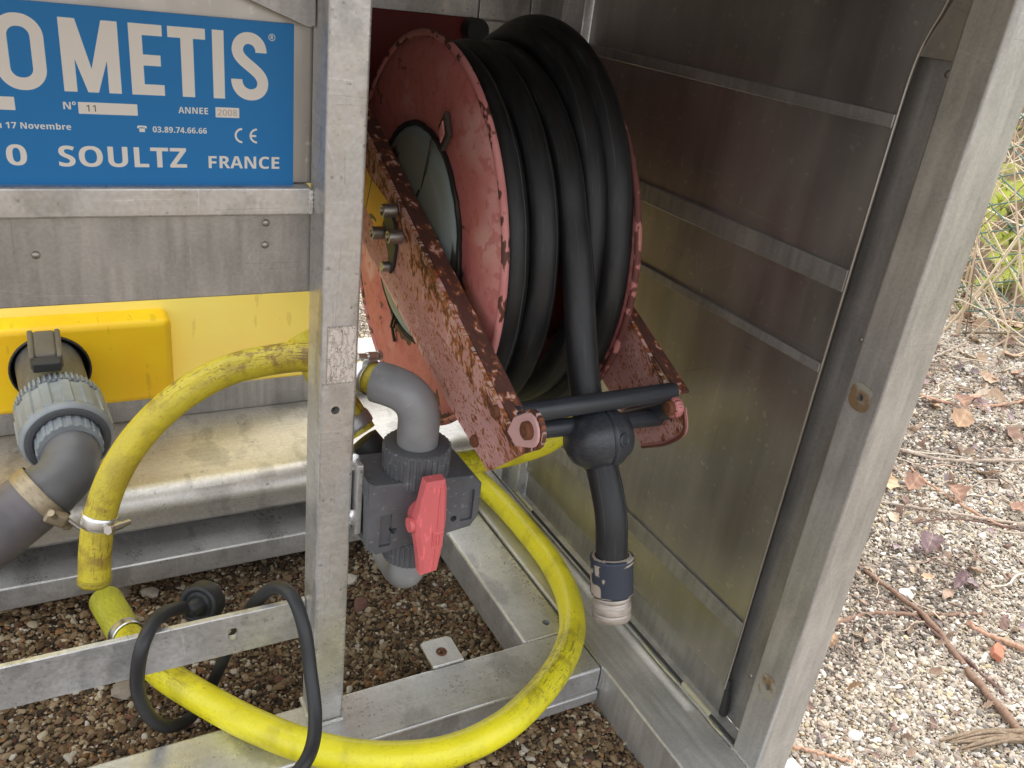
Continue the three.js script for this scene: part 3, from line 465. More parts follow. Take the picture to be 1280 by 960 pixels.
// ---------------------------------------------------------------- hose reel
const RC = [0.2984, 0.4537, -0.1638], RR = 0.172, XF = 0.4197; // centre of the near flange, radius, x of the far flange
const HR = thing('hose_reel', 'spring hose reel with faded red flanges and rusty pink arms', 'hose reel', [0.36, 0.28, -0.1638]);
{
  const onDisc = (g) => { const p = g.attributes.position, u = g.attributes.uv; for (let i = 0; i < p.count; i++) u.setXY(i, (p.getZ(i) - RC[2]) / 0.36 + 0.5, (p.getY(i) - RC[1]) / 0.36 + 0.5); return g; };
  const discG = (x, s) => onDisc(lathe([[0, -0.0015], [0.112, -0.0015], [0.119, -0.0042], [0.158, -0.0042], [0.1652, -0.002], [0.1718, 0], [0.1718, 0.002], [0.165, 0.0015], [0, 0.0015]], V(x, RC[1], RC[2]), V(-s, 0, 0).multiplyScalar(-1), 72));
  const near = part(HR, 'flange', discG(0.2984, 1), M.disc, 'near flange, red paint faded and worn');
  const rim = (x) => { const g = new THREE.TorusGeometry(RR, 0.0032, 10, 120); g.rotateY(Math.PI / 2); g.translate(x, RC[1], RC[2]); const u = g.attributes.uv; for (let i = 0; i < u.count; i++) u.setXY(i, u.getX(i) * 2, u.getY(i)); return g; };
  part(near, 'rim', rim(0.2986), M.rim);
  const far = part(HR, 'flange', discG(XF, -1), M.disc, 'far flange with a rusty rim'); part(far, 'rim', rim(XF), M.rimRust);
  part(HR, 'drum', cyl(0.105, 0.105, 0.12, V(0.359, RC[1], RC[2]), X, 48), M.mountRed);
  const cov = part(HR, 'spring_cover', lathe([[0, 0.0125], [0.04, 0.0118], [0.07, 0.0098], [0.088, 0.0068], [0.0955, 0.002], [0.098, -0.002]], V(0.2965, RC[1], RC[2]), V(-1, 0, 0), 64), M.cover, 'grey domed spring cover');
  part(cov, 'seam', (() => { const g = new THREE.TorusGeometry(0.0985, 0.0024, 8, 90); const p = g.attributes.position; for (let i = 0; i < p.count; i++) { const a = Math.atan2(p.getY(i), p.getX(i)), k = 1 + 0.02 * (noise(a * 14 + 90, 0.3, 512, 8, 5) - 0.5); p.setXY(i, p.getX(i) * k, p.getY(i) * k); } g.rotateY(Math.PI / 2); g.translate(0.2952, RC[1], RC[2]); return g; })(), M.grime);
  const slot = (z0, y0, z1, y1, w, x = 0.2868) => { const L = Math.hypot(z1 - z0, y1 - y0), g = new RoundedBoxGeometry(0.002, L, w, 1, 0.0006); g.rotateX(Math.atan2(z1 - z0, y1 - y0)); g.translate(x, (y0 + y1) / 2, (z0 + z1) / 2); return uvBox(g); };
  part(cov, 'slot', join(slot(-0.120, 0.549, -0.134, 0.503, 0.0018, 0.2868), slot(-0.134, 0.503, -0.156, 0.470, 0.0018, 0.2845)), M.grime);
  part(cov, 'tab', polyZY([[-0.113, 0.5605], [-0.103, 0.574], [-0.093, 0.557], [-0.104, 0.5425]], 0.2882, 0.2925, 0.0006), M.grime);
  part(cov, 'tab', polyZY([[-0.108, 0.5585], [-0.103, 0.5665], [-0.0985, 0.557], [-0.104, 0.549]], 0.2868, 0.2884, 0.0004), M.disc, 'small pink lug');
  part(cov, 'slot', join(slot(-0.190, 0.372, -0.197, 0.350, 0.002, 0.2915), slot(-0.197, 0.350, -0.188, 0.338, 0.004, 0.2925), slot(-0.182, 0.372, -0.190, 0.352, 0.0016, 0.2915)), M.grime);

  // arms: local u along the arm, v across
  const armUV = (g, up, low, z0, z1) => { const p = g.attributes.position, u = g.attributes.uv; for (let i = 0; i < p.count; i++) { const z = p.getZ(i), a = up(z), b = low(z); u.setXY(i, (z - z0) / (z1 - z0), clamp01((p.getY(i) - b) / (a - b)) * 0.98 + 0.01); } return g; };
  const ear = (cz, cy, r, a0, a1) => Array.from({ length: 9 }, (_, i) => { const a = lerp(a0, a1, i / 8); return [cz + Math.cos(a) * r, cy + Math.sin(a) * r]; });
  const up1 = (z) => 0.4387 - 0.417 * z, low1 = (z) => z < -0.006 ? 0.367 - 0.295 * (z + 0.006) : 0.367 - 0.225 * (z + 0.006);
  const nearPts = [[-0.398, low1(-0.398)], [-0.398, up1(-0.398)], [0.096, up1(0.096)], [0.104, 0.4075], ...ear(0.126, 0.412, 0.0135, 2.2, -0.9), [0.118, 0.389], [0.074, low1(0.074)], [-0.006, low1(-0.006)]];
  const armN = part(HR, 'arm', armUV(polyZY(nearPts, 0.266, 0.2695, 0.0006), up1, low1, -0.4, 0.14), M.armNear, 'near arm, pink paint flaking to rust along its edge');
  const fl = (z0, z1, up, x0, x1, y = -0.0012) => { const L = (z1 - z0) * Math.hypot(1, 0.417), g = box(x0, x1, -0.0015, 0.0015, -L / 2, L / 2, 0.001); g.rotateX(Math.atan(0.417)); g.translate(0, (up(z0) + up(z1)) / 2 + y, (z0 + z1) / 2); const p = g.attributes.position, u = g.attributes.uv; for (let i = 0; i < p.count; i++) u.setXY(i, p.getZ(i) * 3 + 0.5, (p.getX(i) - x0) * 40); return g; };
  part(armN, 'arm_flange', fl(-0.398, 0.098, up1, 0.2697, 0.284), M.armFlange, 'rust-brown folded edge');
  part(armN, 'arm_lug', armUV(polyZY([[0.098, 0.396], [0.104, 0.41], ...ear(0.126, 0.412, 0.0118, 2.2, -1.1), [0.112, 0.392]], 0.2638, 0.2658, 0.0006), up1, low1, -0.4, 0.14), std({ color: new THREE.Color(0.6, 0.36, 0.36), roughness: 0.6 }));
  const boltG = (x, y, z, r, d = -1) => lathe([[r, 0], [r, 0.003], [r * 0.8, 0.004], [0, 0.0043]], V(x, y, z), V(d, 0, 0), 6);
  part(armN, 'bolt', lathe([[0.0062, 0], [0.0062, 0.0036], [0.0045, 0.0048], [0, 0.0052]], V(0.2638, 0.412, 0.126), V(-1, 0, 0), 20), M.rustBolt);
  for (const [y, z, r] of [[0.4005, 0.078, 0.0052], [0.3625, 0.052, 0.0048]]) part(armN, 'bolt', boltG(0.266, y, z, r), M.rustBolt);
  // hub bolts and grease plate
  const hub = part(armN, 'hub_plate', polyZY([[-0.158, 0.479], [-0.146, 0.485], [-0.132, 0.474], [-0.126, 0.455], [-0.130, 0.436], [-0.137, 0.428], [-0.143, 0.432], [-0.143, 0.444], [-0.152, 0.455], [-0.157, 0.468]], 0.2628, 0.2658, 0.0008), M.dark);
  for (const [y, z] of [[0.4845, -0.138], [0.458, -0.1605], [0.4665, -0.121]]) { const b = part(armN, 'socket_bolt', lathe([[0.0058, 0], [0.0058, 0.0115], [0.005, 0.0125], [0.0034, 0.0125], [0.003, 0.008], [0, 0.008]], V(0.2658, y, z), V(-1, 0, 0), 20), M.bolt); }
  part(armN, 'socket_bolt', lathe([[0.0045, 0], [0.0045, 0.006], [0.0036, 0.0068], [0, 0.006]], V(0.2628, 0.434, -0.139), V(-1, 0, 0), 16), M.bolt);
  // yellow instruction sticker
  const c = document.createElement('canvas'); c.width = 256; c.height = 256; const k = c.getContext('2d'); k.fillStyle = 'rgb(214,160,14)'; k.fillRect(0, 0, 256, 256); k.strokeStyle = k.fillStyle = 'rgb(26,22,18)'; k.lineWidth = 4; k.strokeRect(-20, 20, 180, 200);
  k.lineWidth = 5; for (const [x, y, w] of [[10, 60, 60], [10, 90, 90], [10, 130, 70], [10, 160, 100], [10, 190, 60]]) { k.beginPath(); k.moveTo(x, y); k.lineTo(x + w, y); k.stroke(); }
  k.lineWidth = 13; k.beginPath(); k.arc(222, 176, 34, -Math.PI * 0.55, Math.PI * 0.62, true); k.stroke(); k.beginPath(); k.moveTo(196, 236); k.lineTo(188, 196); k.lineTo(224, 210); k.fill();
  const st = new THREE.CanvasTexture(c); st.colorSpace = THREE.SRGBColorSpace;
  const sg = polyZY([[-0.30, 0.532], [-0.205, 0.4975], [-0.1555, 0.4865], [-0.1735, 0.4515], [-0.30, 0.498]], 0.2655, 0.2659, 0); { const p = sg.attributes.position, u = sg.attributes.uv; for (let i = 0; i < p.count; i++) { const z = p.getZ(i) + 0.2235, y = p.getY(i) - 0.482; u.setXY(i, (z * 0.923 - y * 0.385) / 0.13 + 0.5, (y * 0.923 + z * 0.385) / 0.055 + 0.5); } }
  part(armN, 'sticker', sg, std({ map: st, roughness: 0.5 }), 'yellow instruction sticker with a curved black arrow');
  // far arm
  const up2 = (z) => 0.404 - 0.466 * z, low2 = (z) => 0.331 - 0.452 * z;
  const farPts = [[-0.398, 0.50], [-0.398, 0.605], [-0.20, 0.515], [0.066, up2(0.066)], [0.078, 0.362], [0.062, 0.338], [0.030, low2(0.030)], [-0.15, 0.392]];
  const armF = part(HR, 'arm', armUV(polyZY(farPts, 0.4432, 0.4467, 0.0006), up2, low2, -0.4, 0.08), M.armFar, 'far arm seen from inside, rust patches on pink');
  part(armF, 'arm_flange', fl(-0.2, 0.058, up2, 0.4469, 0.4590), M.armFlange);
  part(armF, 'lip', sweep(curve([[0.4445, 0.376, 0.071], [0.443, 0.360, 0.0795], [0.443, 0.340, 0.064], [0.4435, 0.318, 0.032]], 16), 0.0022, 8), M.rim);
  part(armF, 'bolt', lathe([[0.0062, 0], [0.0062, 0.0036], [0.0045, 0.0048], [0, 0.0052]], V(0.4320, 0.3770, 0.0690), V(-1, 0, 0), 20), M.rustBolt);
  part(armF, 'bolt_ring', lathe([[0.0064, 0.0004], [0.0088, 0], [0.0088, -0.006], [0.0064, -0.006]], V(0.4325, 0.3768, 0.0690), V(-1, 0, 0), 20), M.rim);
  part(HR, 'mount_plate', box(0.26, 0.455, 0.50, 0.629, -0.4045, -0.3985, 0.002), M.mountRed);
  part(HR, 'stop_knob', cyl(0.013, 0.013, 0.02, V(0.445, 0.617, -0.388), Z, 20), M.dark);
  part(HR, 'axle', cyl(0.014, 0.014, 0.16, V(0.36, 0.4537, -0.1638), X, 20), M.bolt);
  // hose guide rollers
  const roll = (a, b, r) => { const d = V(...b).sub(V(...a)); return lathe([[0, 0], [r * 0.8, 0], [r, 0.0012], [r, d.length() - 0.0012], [r * 0.8, d.length()], [0, d.length()]], V(...a), d, 24); };
  part(HR, 'roller', roll([0.276, 0.398, 0.081], [0.4405, 0.3855, 0.0585], 0.0076), M.roller);
  part(HR, 'roller', roll([0.30, 0.3735, 0.066], [0.4405, 0.3555, 0.048], 0.0072), M.roller);
  part(HR, 'roller', roll([0.4385, 0.374, 0.0655], [0.4385, 0.3365, 0.012], 0.0085), M.roller);
  part(HR, 'roller', roll([0.2785, 0.398, 0.092], [0.2785, 0.358, 0.040], 0.0075), M.roller);
}

// ---------------------------------------------------------------- black hose on the reel
{
  const BH = thing('black_hose', 'black rubber hose wound on the reel with its end hanging through the rollers', 'hose', [0.36, 0.22, -0.1]);
  const P = [], add = (x, R, a) => P.push(V(x, RC[1] + R * Math.sin(a), RC[2] + R * Math.cos(a)));
  // first layer, near flange to far flange; then the last turn back to the middle and down
  // a loose turn at the far flange, one tight turn, then back behind the reel to the near flange and over to the middle
  const turn = (x0, x1, R, a0, a1, n) => { for (let i = 0; i <= n; i++) { const t = i / n, a = lerp(a0, a1, t); add(lerp(x0, x1, t), R(a), a); } }, H = Math.PI;
  const loose = (a) => 0.159 + 0.024 * Math.max(0, Math.sin(a - 0.25));
  turn(0.4065, 0.4065, loose, 1.2 * H, -0.55 * H, 24);
  turn(0.398, 0.3835, (a) => 0.150 + 0.024 * Math.max(0, Math.sin(a - 0.2)), -0.62 * H, -2.5 * H, 24);
  turn(0.386, 0.3135, () => 0.150, -2.55 * H, -3.15 * H, 10);
  turn(0.3135, 0.3135, () => 0.1565, -3.2 * H, -4.6 * H, 20);
  turn(0.316, 0.3385, () => 0.156, -4.68 * H, -5.0 * H, 5);
  turn(0.3395, 0.3395, () => 0.1575, -5.05 * H, -6.6 * H, 20);
  turn(0.342, 0.3635, () => 0.156, -6.68 * H, -7.0 * H, 5);
  turn(0.3645, 0.3655, () => 0.1585, -7.05 * H, -7.88 * H, 14);
  const path = P.slice();
  for (const p of [[0.3655, 0.482, 0.0005], [0.365, 0.44, 0.018], [0.365, 0.389, 0.0405], [0.365, 0.358, 0.064], [0.365, 0.311, 0.101], [0.365, 0.276, 0.1135]]) path.push(V(...p));
  part(BH, 'hose', sweep(curve(path, 900), 0.0128, 22), M.rubber);
  const d = V(0, -0.958, 0.287).normalize();
  const ball = part(BH, 'stopper_ball', lathe([[0.0000, -0.0276], [0.0094, -0.0272], [0.0179, -0.0218], [0.0237, -0.0121], [0.0256, -0.0029], [0.0254, -0.0010], [0.0239, -0.0008], [0.0239, 0.0008], [0.0254, 0.0010], [0.0256, 0.0029], [0.0237, 0.0121], [0.0179, 0.0218], [0.0094, 0.0272], [0.0000, 0.0276]], V(0.366, 0.358, 0.068), X, 40), M.roller, 'black ball stop made of two halves');
  part(ball, 'screw_recess', (() => { const g = new THREE.TorusGeometry(0.0046, 0.0014, 8, 20); const n = V(0.30, 0.36, 0.855).normalize(); g.applyQuaternion(new THREE.Quaternion().setFromUnitVectors(Z, n)); g.translate(0.366 + n.x * 0.0252, 0.358 + n.y * 0.0252, 0.068 + n.z * 0.0252); return g; })(), M.roller);
  const fe = part(BH, 'ferrule', lathe([[0.0135, 0], [0.0172, 0.0008], [0.0178, 0.003], [0.0168, 0.006], [0.0172, 0.03], [0.0165, 0.032], [0.0135, 0.0325]], V(0.365, 0.2775, 0.1128), d, 36), M.ferrule, 'navy ferrule with paint worn to bare metal');
  part(fe, 'coupling', lathe([[0.0135, 0.0322], [0.0148, 0.0330], [0.0148, 0.036], [0.0140, 0.0366], [0.0140, 0.038], [0.0155, 0.0385], [0.0155, 0.0455], [0.0146, 0.046], [0.0146, 0.0472], [0.0155, 0.0477], [0.0155, 0.0522], [0.0125, 0.0528], [0.0118, 0.045], [0, 0.045]], V(0.365, 0.2775, 0.1128), d, 36), M.alloy, 'bare metal coupling end');
}

// ---------------------------------------------------------------- ball valve
{
  const VL = thing('ball_valve', 'dark grey plastic ball valve with red lever welded bracket beside the post', 'valve', [0.243, 0.2, -0.005]);
  const body = cut(polyXY([[0.1955, 0.318], [0.2010, 0.3145], [0.286, 0.3085], [0.2935, 0.300], [0.2935, 0.268], [0.287, 0.2585], [0.2055, 0.2485], [0.1975, 0.2545]], -0.030, 0.020, 0.0012),
    box(0.2065, 0.2165, 0.256, 0.286, 0.0165, 0.03, 0.0008), box(0.2765, 0.2875, 0.266, 0.296, 0.0165, 0.03, 0.0008), box(0.1850, 0.1985, 0.262, 0.300, -0.022, 0.008, 0.0008), hole(0.2185, 0.2695, 0.018, Z, 0.0028, 0.04), hole(0.2705, 0.270, 0.018, Z, 0.0028, 0.04));
  part(VL, 'valve_body', body, M.pvcDark);
  part(VL, 'bracket', box(0.1915, 0.1962, 0.262, 0.326, -0.026, 0.006, 0.001), M.steel);
  const nut = (y0, y1, r) => join(toothed(r, 0.0009, 34, (y1 - y0), V(0.2425, (y0 + y1) / 2, -0.002), Y, 0.0012), lathe([[0.0172, 0], [r - 0.002, 0], [r - 0.0028, 0.0012], [0.0172, 0.0012]], V(0.2425, y1 - 0.0004, -0.002), Y, 40));
  part(VL, 'union_nut', nut(0.305, 0.3345, 0.0275), M.pvcDark, 'upper ribbed nut');
  part(VL, 'union_nut', nut(0.226, 0.2485, 0.0225), M.pvcDark, 'lower ribbed nut');
  part(VL, 'elbow', sweep(curve([[0.2425, 0.312, -0.002], [0.2425, 0.345, -0.002], [0.2425, 0.3580, -0.003], [0.2395, 0.3690, -0.0065], [0.2330, 0.3755, -0.013], [0.2250, 0.3778, -0.021], [0.2160, 0.3785, -0.030]], 44), 0.0166, 32), M.pvc, 'upper grey elbow');
  part(VL, 'elbow', sweep(curve([[0.2425, 0.245, -0.002], [0.2425, 0.216, -0.002], [0.2425, 0.207, -0.005], [0.2425, 0.201, -0.014], [0.2425, 0.199, -0.026], [0.2425, 0.199, -0.045]], 40), 0.0160, 32), M.pvc, 'lower grey elbow');
  const hnd = part(VL, 'lever', join(polyXY([[0.2320, 0.3275], [0.2475, 0.3275], [0.2495, 0.318], [0.2512, 0.290], [0.2500, 0.262], [0.2475, 0.2415], [0.2330, 0.2400], [0.2305, 0.258], [0.2262, 0.280], [0.2262, 0.292], [0.2295, 0.312]], 0.033, 0.0475, 0.003), uvBox(cyl(0.0115, 0.0125, 0.016, V(0.2415, 0.2845, 0.027), Z, 24)), uvBox(cyl(0.006, 0.006, 0.008, V(0.2265, 0.2865, 0.038), X, 16))), M.handle, 'red lever handle');
  part(hnd, 'emblem', join(box(0.2395, 0.2485, 0.2665, 0.2825, 0.0476, 0.0482, 0.0003), box(0.2408, 0.2418, 0.2695, 0.2795, 0.0483, 0.0488, 0.0002), box(0.2430, 0.2440, 0.2695, 0.2795, 0.0483, 0.0488, 0.0002), box(0.2452, 0.2472, 0.2745, 0.2795, 0.0483, 0.0488, 0.0002), box(0.2452, 0.2461, 0.2695, 0.2744, 0.0483, 0.0488, 0.0002)), M.handle);
  part(hnd, 'ridge', box(0.2425, 0.2437, 0.2835, 0.322, 0.0474, 0.0482, 0.0003), M.handle); part(hnd, 'ridge', box(0.2425, 0.2437, 0.2445, 0.2655, 0.0474, 0.0482, 0.0003), M.handle);
}

// ---------------------------------------------------------------- yellow hoses
{
  const A = thing('yellow_hose', 'grimy yellow hose arching from the upper grey elbow to a cut end by the tank', 'hose', [0.1, 0.18, -0.1]);
  const arch = [[0.2210, 0.3782, -0.0240], [0.2110, 0.3782, -0.0450], [0.2008, 0.3793, -0.0650], [0.1817, 0.3764, -0.09], [0.1539, 0.3674, -0.11], [0.1171, 0.3557, -0.12], [0.0788, 0.3347, -0.12], [0.0465, 0.3022, -0.12], [0.0259, 0.2707, -0.115], [0.0133, 0.2374, -0.11], [0.0077, 0.2101, -0.105], [0.0046, 0.1841, -0.1]];
  part(A, 'hose', sweep(curve(arch, 140), 0.0127, 26), M.yellowOld);
  part(A, 'end_fold', lathe([[0.0, 0.0], [0.0085, 0.0], [0.0122, -0.001], [0.0131, 0.0015], [0.0131, 0.004], [0.0127, 0.006]], V(0.0045, 0.1832, -0.0998), V(0.10, 0.985, -0.15), 26), M.yellowOld);
  hoseClamp(A, V(0.0133, 0.2374, -0.11), V(0.28, 0.95, -0.15), 0.0129, V(0.7, -0.1, 0.7));
  hoseClamp(A, V(0.2120, 0.3783, -0.0418), V(0.45, 0, 0.9), 0.0132, V(0.35, 0.9, 0.2));
  const Bh = thing('yellow_hose', 'bright yellow hose looping over the lower rails in the foreground', 'hose', [0.3, 0.05, -0.05]);
  const loop = [[0.0259, 0.05, -0.1857], [0.0502, 0.058, -0.113], [0.0716, 0.066, -0.0681], [0.1141, 0.0712, -0.0048], [0.1575, 0.0712, 0.0387], [0.2043, 0.0712, 0.067], [0.2572, 0.0712, 0.081], [0.3061, 0.0712, 0.0763], [0.3473, 0.0712, 0.0607], [0.4017, 0.0712, 0.0272], [0.4383, 0.0712, -0.0099], [0.4613, 0.0712, -0.0548], [0.4749, 0.0712, -0.1117], [0.478, 0.0712, -0.1757], [0.4758, 0.0712, -0.2447], [0.4696, 0.0712, -0.3056], [0.4655, 0.0718, -0.4168], [0.463, 0.074, -0.5]];
  part(Bh, 'hose', sweep(curve(loop, 220), 0.0140, 28), M.yellow);
  const sl = part(Bh, 'sleeve', join(lathe([[0.0148, -0.001], [0.0160, 0], [0.0163, 0.060], [0.0158, 0.0625], [0.0140, 0.0625], [0.0136, 0.055], [0, 0.055]], V(0.0262, 0.0502, -0.1845), V(-0.20, -0.055, -0.97), 32)), M.sleeve, 'paler cut end sleeve');
  hoseClamp(Bh, V(0.0275, 0.0506, -0.181), V(0.31, 0.12, 0.94), 0.0150, V(0, -1, 0.1));
  const C = thing('yellow_hose', 'short yellow hose running behind the rusty arm tip to the reel', 'hose', [0.38, 0.2, -0.12]);
  part(C, 'hose', sweep(curve([[0.29, 0.262, -0.085], [0.315, 0.245, -0.098], [0.345, 0.235, -0.11], [0.378, 0.232, -0.115], [0.41, 0.238, -0.11], [0.437, 0.254, -0.10], [0.455, 0.28, -0.10], [0.46, 0.33, -0.12], [0.452, 0.40, -0.15]], 90), 0.0125, 24), M.yellow);
  const D = thing('yellow_hose', 'yellow hose stub with dark fitting tucked behind the centre post', 'hose', [0.2, 0.31, -0.07]);
  part(D, 'hose', sweep(curve([[0.182, 0.385, -0.115], [0.195, 0.352, -0.085], [0.2065, 0.330, -0.066], [0.2135, 0.3165, -0.057]], 30), 0.0150, 26), M.yellowOld);
  part(D, 'fitting', cyl(0.0152, 0.0152, 0.03, V(0.2235, 0.3, -0.048), V(0.55, -0.72, 0.42), 28), M.dark);
  hoseClamp(D, V(0.2095, 0.3245, -0.062), V(0.45, -0.75, 0.45), 0.0153, V(-1, 0, 0), M.apron);
}

// ---------------------------------------------------------------- black cable with plug
{
  const CB = thing('cable', 'black electric cable with round plug looped over the flat cross bar', 'cable', [0.09, 0.05, -0.02]);
  const pts = [[0.0784, 0.1620, -0.0665], [0.0700, 0.1650, -0.0660], [0.0590, 0.1740, -0.0560], [0.0440, 0.1865, -0.0340], [0.0320, 0.1810, -0.0150], [0.0255, 0.1494, -0.0120], [0.0280, 0.1152, -0.0200], [0.0379, 0.0756, -0.0350], [0.0514, 0.0501, -0.0500], [0.0712, 0.0297, -0.0750], [0.0899, 0.0434, -0.0900], [0.1059, 0.0943, -0.0800], [0.1142, 0.1299, -0.0650], [0.1242, 0.1729, -0.0450], [0.1375, 0.1963, -0.0300], [0.1456, 0.2006, -0.0100], [0.1498, 0.1840, 0.0120], [0.1505, 0.1530, 0.0300], [0.1477, 0.1305, 0.0550], [0.1402, 0.1237, 0.0750], [0.1293, 0.1230, 0.0900], [0.1117, 0.1166, 0.1000], [0.09, 0.10, 0.11], [0.06, 0.06, 0.115]];
  part(CB, 'cord', sweep(curve(pts, 260), 0.0056, 16), M.cable);
  const d = V(0.62, -0.30, -0.72);
  const plug = part(CB, 'plug', lathe([[0, -0.010], [0.0062, -0.010], [0.0074, 0.002], [0.0110, 0.0035], [0.0125, 0.0028], [0.0130, 0.0012], [0.0160, 0.0012], [0.0178, 0.0030], [0.0180, 0.016], [0.0165, 0.018], [0.0125, 0.0185], [0.0118, 0.014], [0, 0.014]], V(0.079, 0.1620, -0.068), d, 32), M.cable, 'round rubber plug');
  for (const s of [-1, 1]) part(plug, 'pin', cyl(0.0018, 0.0018, 0.012, V(0.0945, 0.157 + s * 0.005, -0.077), d, 10), M.bolt);
}

// ---------------------------------------------------------------- stones, twigs, leaves beside the wall and under the frame
function stone(x, z, s, col, label, name = 'stone', cat = 'stone', y0 = 0.004) {
  const g = pebbleGeo(Math.round(x * 900 + z * 377) + 41); g.scale(s, s * 0.85, s); g.rotateY(x * 37); g.translate(x, y0 + s * 0.4, z);
  g.setAttribute('uv', new THREE.Float32BufferAttribute(new Float32Array(g.attributes.position.count * 2).map((_, i) => g.attributes.position.getComponent(i >> 1, i & 1 ? 2 : 0)), 2));
  return single(name, g, std({ color: new THREE.Color(...col), map: steelTone, roughness: 0.8 }), label, cat);
}
stone(0.034, -0.300, 0.0105, [0.5, 0.42, 0.34], 'beige stone just below the cut hose end by the rear rail');
stone(0.060, -0.289, 0.0115, [0.62, 0.56, 0.48], 'cream stone beside the rear rail right of the cut hose end');
stone(0.021, -0.148, 0.0150, [0.36, 0.31, 0.25], 'large tan stone under the left end of the cross bar');
stone(0.276, -0.240, 0.0105, [0.62, 0.57, 0.52], 'white stone just right of the centre post on dark gravel');
stone(0.272, -0.190, 0.0125, [0.18, 0.085, 0.065], 'dull red stone right of the centre post');
stone(0.120, -0.262, 0.0105, [0.1, 0.08, 0.07], 'dark stone near the black plug');
stone(0.950, 0.023, 0.0125, [0.8, 0.76, 0.7], 'white stone beside the thick brown twig', 'stone', 'stone', 0);
stone(0.690, 0.168, 0.0095, [0.8, 0.77, 0.72], 'white pebble near the foot of the outer post', 'stone', 'stone', 0);
stone(0.800, 0.020, 0.0085, [0.5, 0.27, 0.2], 'pinkish stone close to the outer post', 'stone', 'stone', 0);
{
  const s = new THREE.Shape([[-0.012, -0.005], [-0.002, -0.006], [0.011, -0.003], [0.012, 0.003], [0.002, 0.006], [-0.011, 0.004]].map((p) => new THREE.Vector2(...p)));
  const g = new THREE.ExtrudeGeometry(s, { depth: 0.005, bevelEnabled: true, bevelSize: 0.0012, bevelThickness: 0.0018, bevelSegments: 2 }); g.rotateX(-Math.PI / 2 + 0.3); g.rotateY(0.5); g.translate(0.962, 0.008, 0.146);
  single('brick_fragment', uvBox(g), std({ map: tex(128, 128, (u, v) => mix3([196, 134, 106], [166, 104, 82], fbm(u, v, 10, 10, 4, 801)), true, [30, 30]), roughness: 0.9 }), 'orange brick fragment on the pale gravel', 'brick fragment');
}
const barkTex = (a, b, s) => tex(64, 256, (u, v) => mix3(a, b, fbm(u, v, 6, 40, 4, s)), true, [10, 12]);
const twigMats = { pale: std({ map: barkTex([196, 182, 166], [148, 128, 112], 811), roughness: 0.8 }), brown: std({ map: barkTex([158, 128, 106], [112, 86, 72], 815), roughness: 0.8 }), dark: std({ map: barkTex([128, 98, 86], [88, 66, 60], 819), roughness: 0.8 }), pink: std({ map: barkTex([206, 166, 140], [160, 122, 98], 823), roughness: 0.8 }) };
function twig(pts, r0, r1, mat, label, y = 0.010) {
  const P = curve(pts.map(([x, z], i) => V(x, y - 0.003 + 0.004 * Math.sin(i * 2.3 + x * 9), z)), 60).map((p, i) => p.add(V(0.0012 * Math.sin(i * 0.9), 0, 0.0012 * Math.cos(i * 1.3))));
  const g = sweep(P, (t) => 0.8 * lerp(r0, r1, t) * (1 + 0.12 * Math.sin(t * 47)), 9); single('twig', g, twigMats[mat], label, 'twig');
}
twig([[1.22, -0.30], [1.269, -0.268], [1.344, -0.218], [1.487, -0.159], [1.6, -0.10]], 0.0045, 0.0035, 'pale', 'long whitish twig lying across the upper gravel');
twig([[1.06, -0.185], [1.103, -0.155], [1.183, -0.095], [1.279, -0.037], [1.37, 0.01]], 0.0032, 0.0026, 'pale', 'pale thin twig across the middle of the gravel');
twig([[0.94, -0.08], [0.939, -0.056], [0.932, 0.008], [0.93, 0.073], [0.912, 0.133], [0.883, 0.195], [0.86, 0.27]], 0.0032, 0.0062, 'brown', 'thick brown twig running diagonally to the lower right');
twig([[0.885, -0.06], [0.895, -0.028], [0.922, 0.054], [0.918, 0.128], [0.912, 0.225]], 0.0016, 0.0034, 'dark', 'thin dark twig crossing under the thick brown one', 0.006);
twig([[0.79, 0.03], [0.802, 0.031], [0.872, 0.033], [0.942, 0.063], [1.024, 0.086]], 0.0048, 0.0026, 'brown', 'short brown twig pointing right from the outer post', 0.006);
twig([[0.978, 0.095], [0.984, 0.105], [1.01, 0.173], [1.02, 0.2]], 0.0045, 0.0048, 'pink', 'peeled pinkish twig above the brick fragment');
twig([[0.59, 0.143], [0.608, 0.155], [0.671, 0.196]], 0.0028, 0.002, 'pink', 'small straw-coloured twig at the foot of the outer post', 0.007);
twig([[1.26, -0.22], [1.234, -0.181], [1.235, -0.09], [1.251, -0.029]], 0.0022, 0.0028, 'pink', 'thin tan twig between the two pale ones');
twig([[1.10, -0.09], [1.18, -0.07], [1.27, -0.01], [1.30, 0.02]], 0.0018, 0.002, 'dark', 'slender dark twig just below the thin pale one', 0.014);
twig([[1.52, -0.42], [1.60, -0.36], [1.72, -0.33], [1.85, -0.36]], 0.004, 0.003, 'pink', 'long tan twig below the wire fence');
twig([[1.34, -0.40], [1.42, -0.42], [1.62, -0.50], [1.9, -0.58]], 0.0032, 0.0028, 'pale', 'pale stalk slanting up to the wire fence', 0.03);
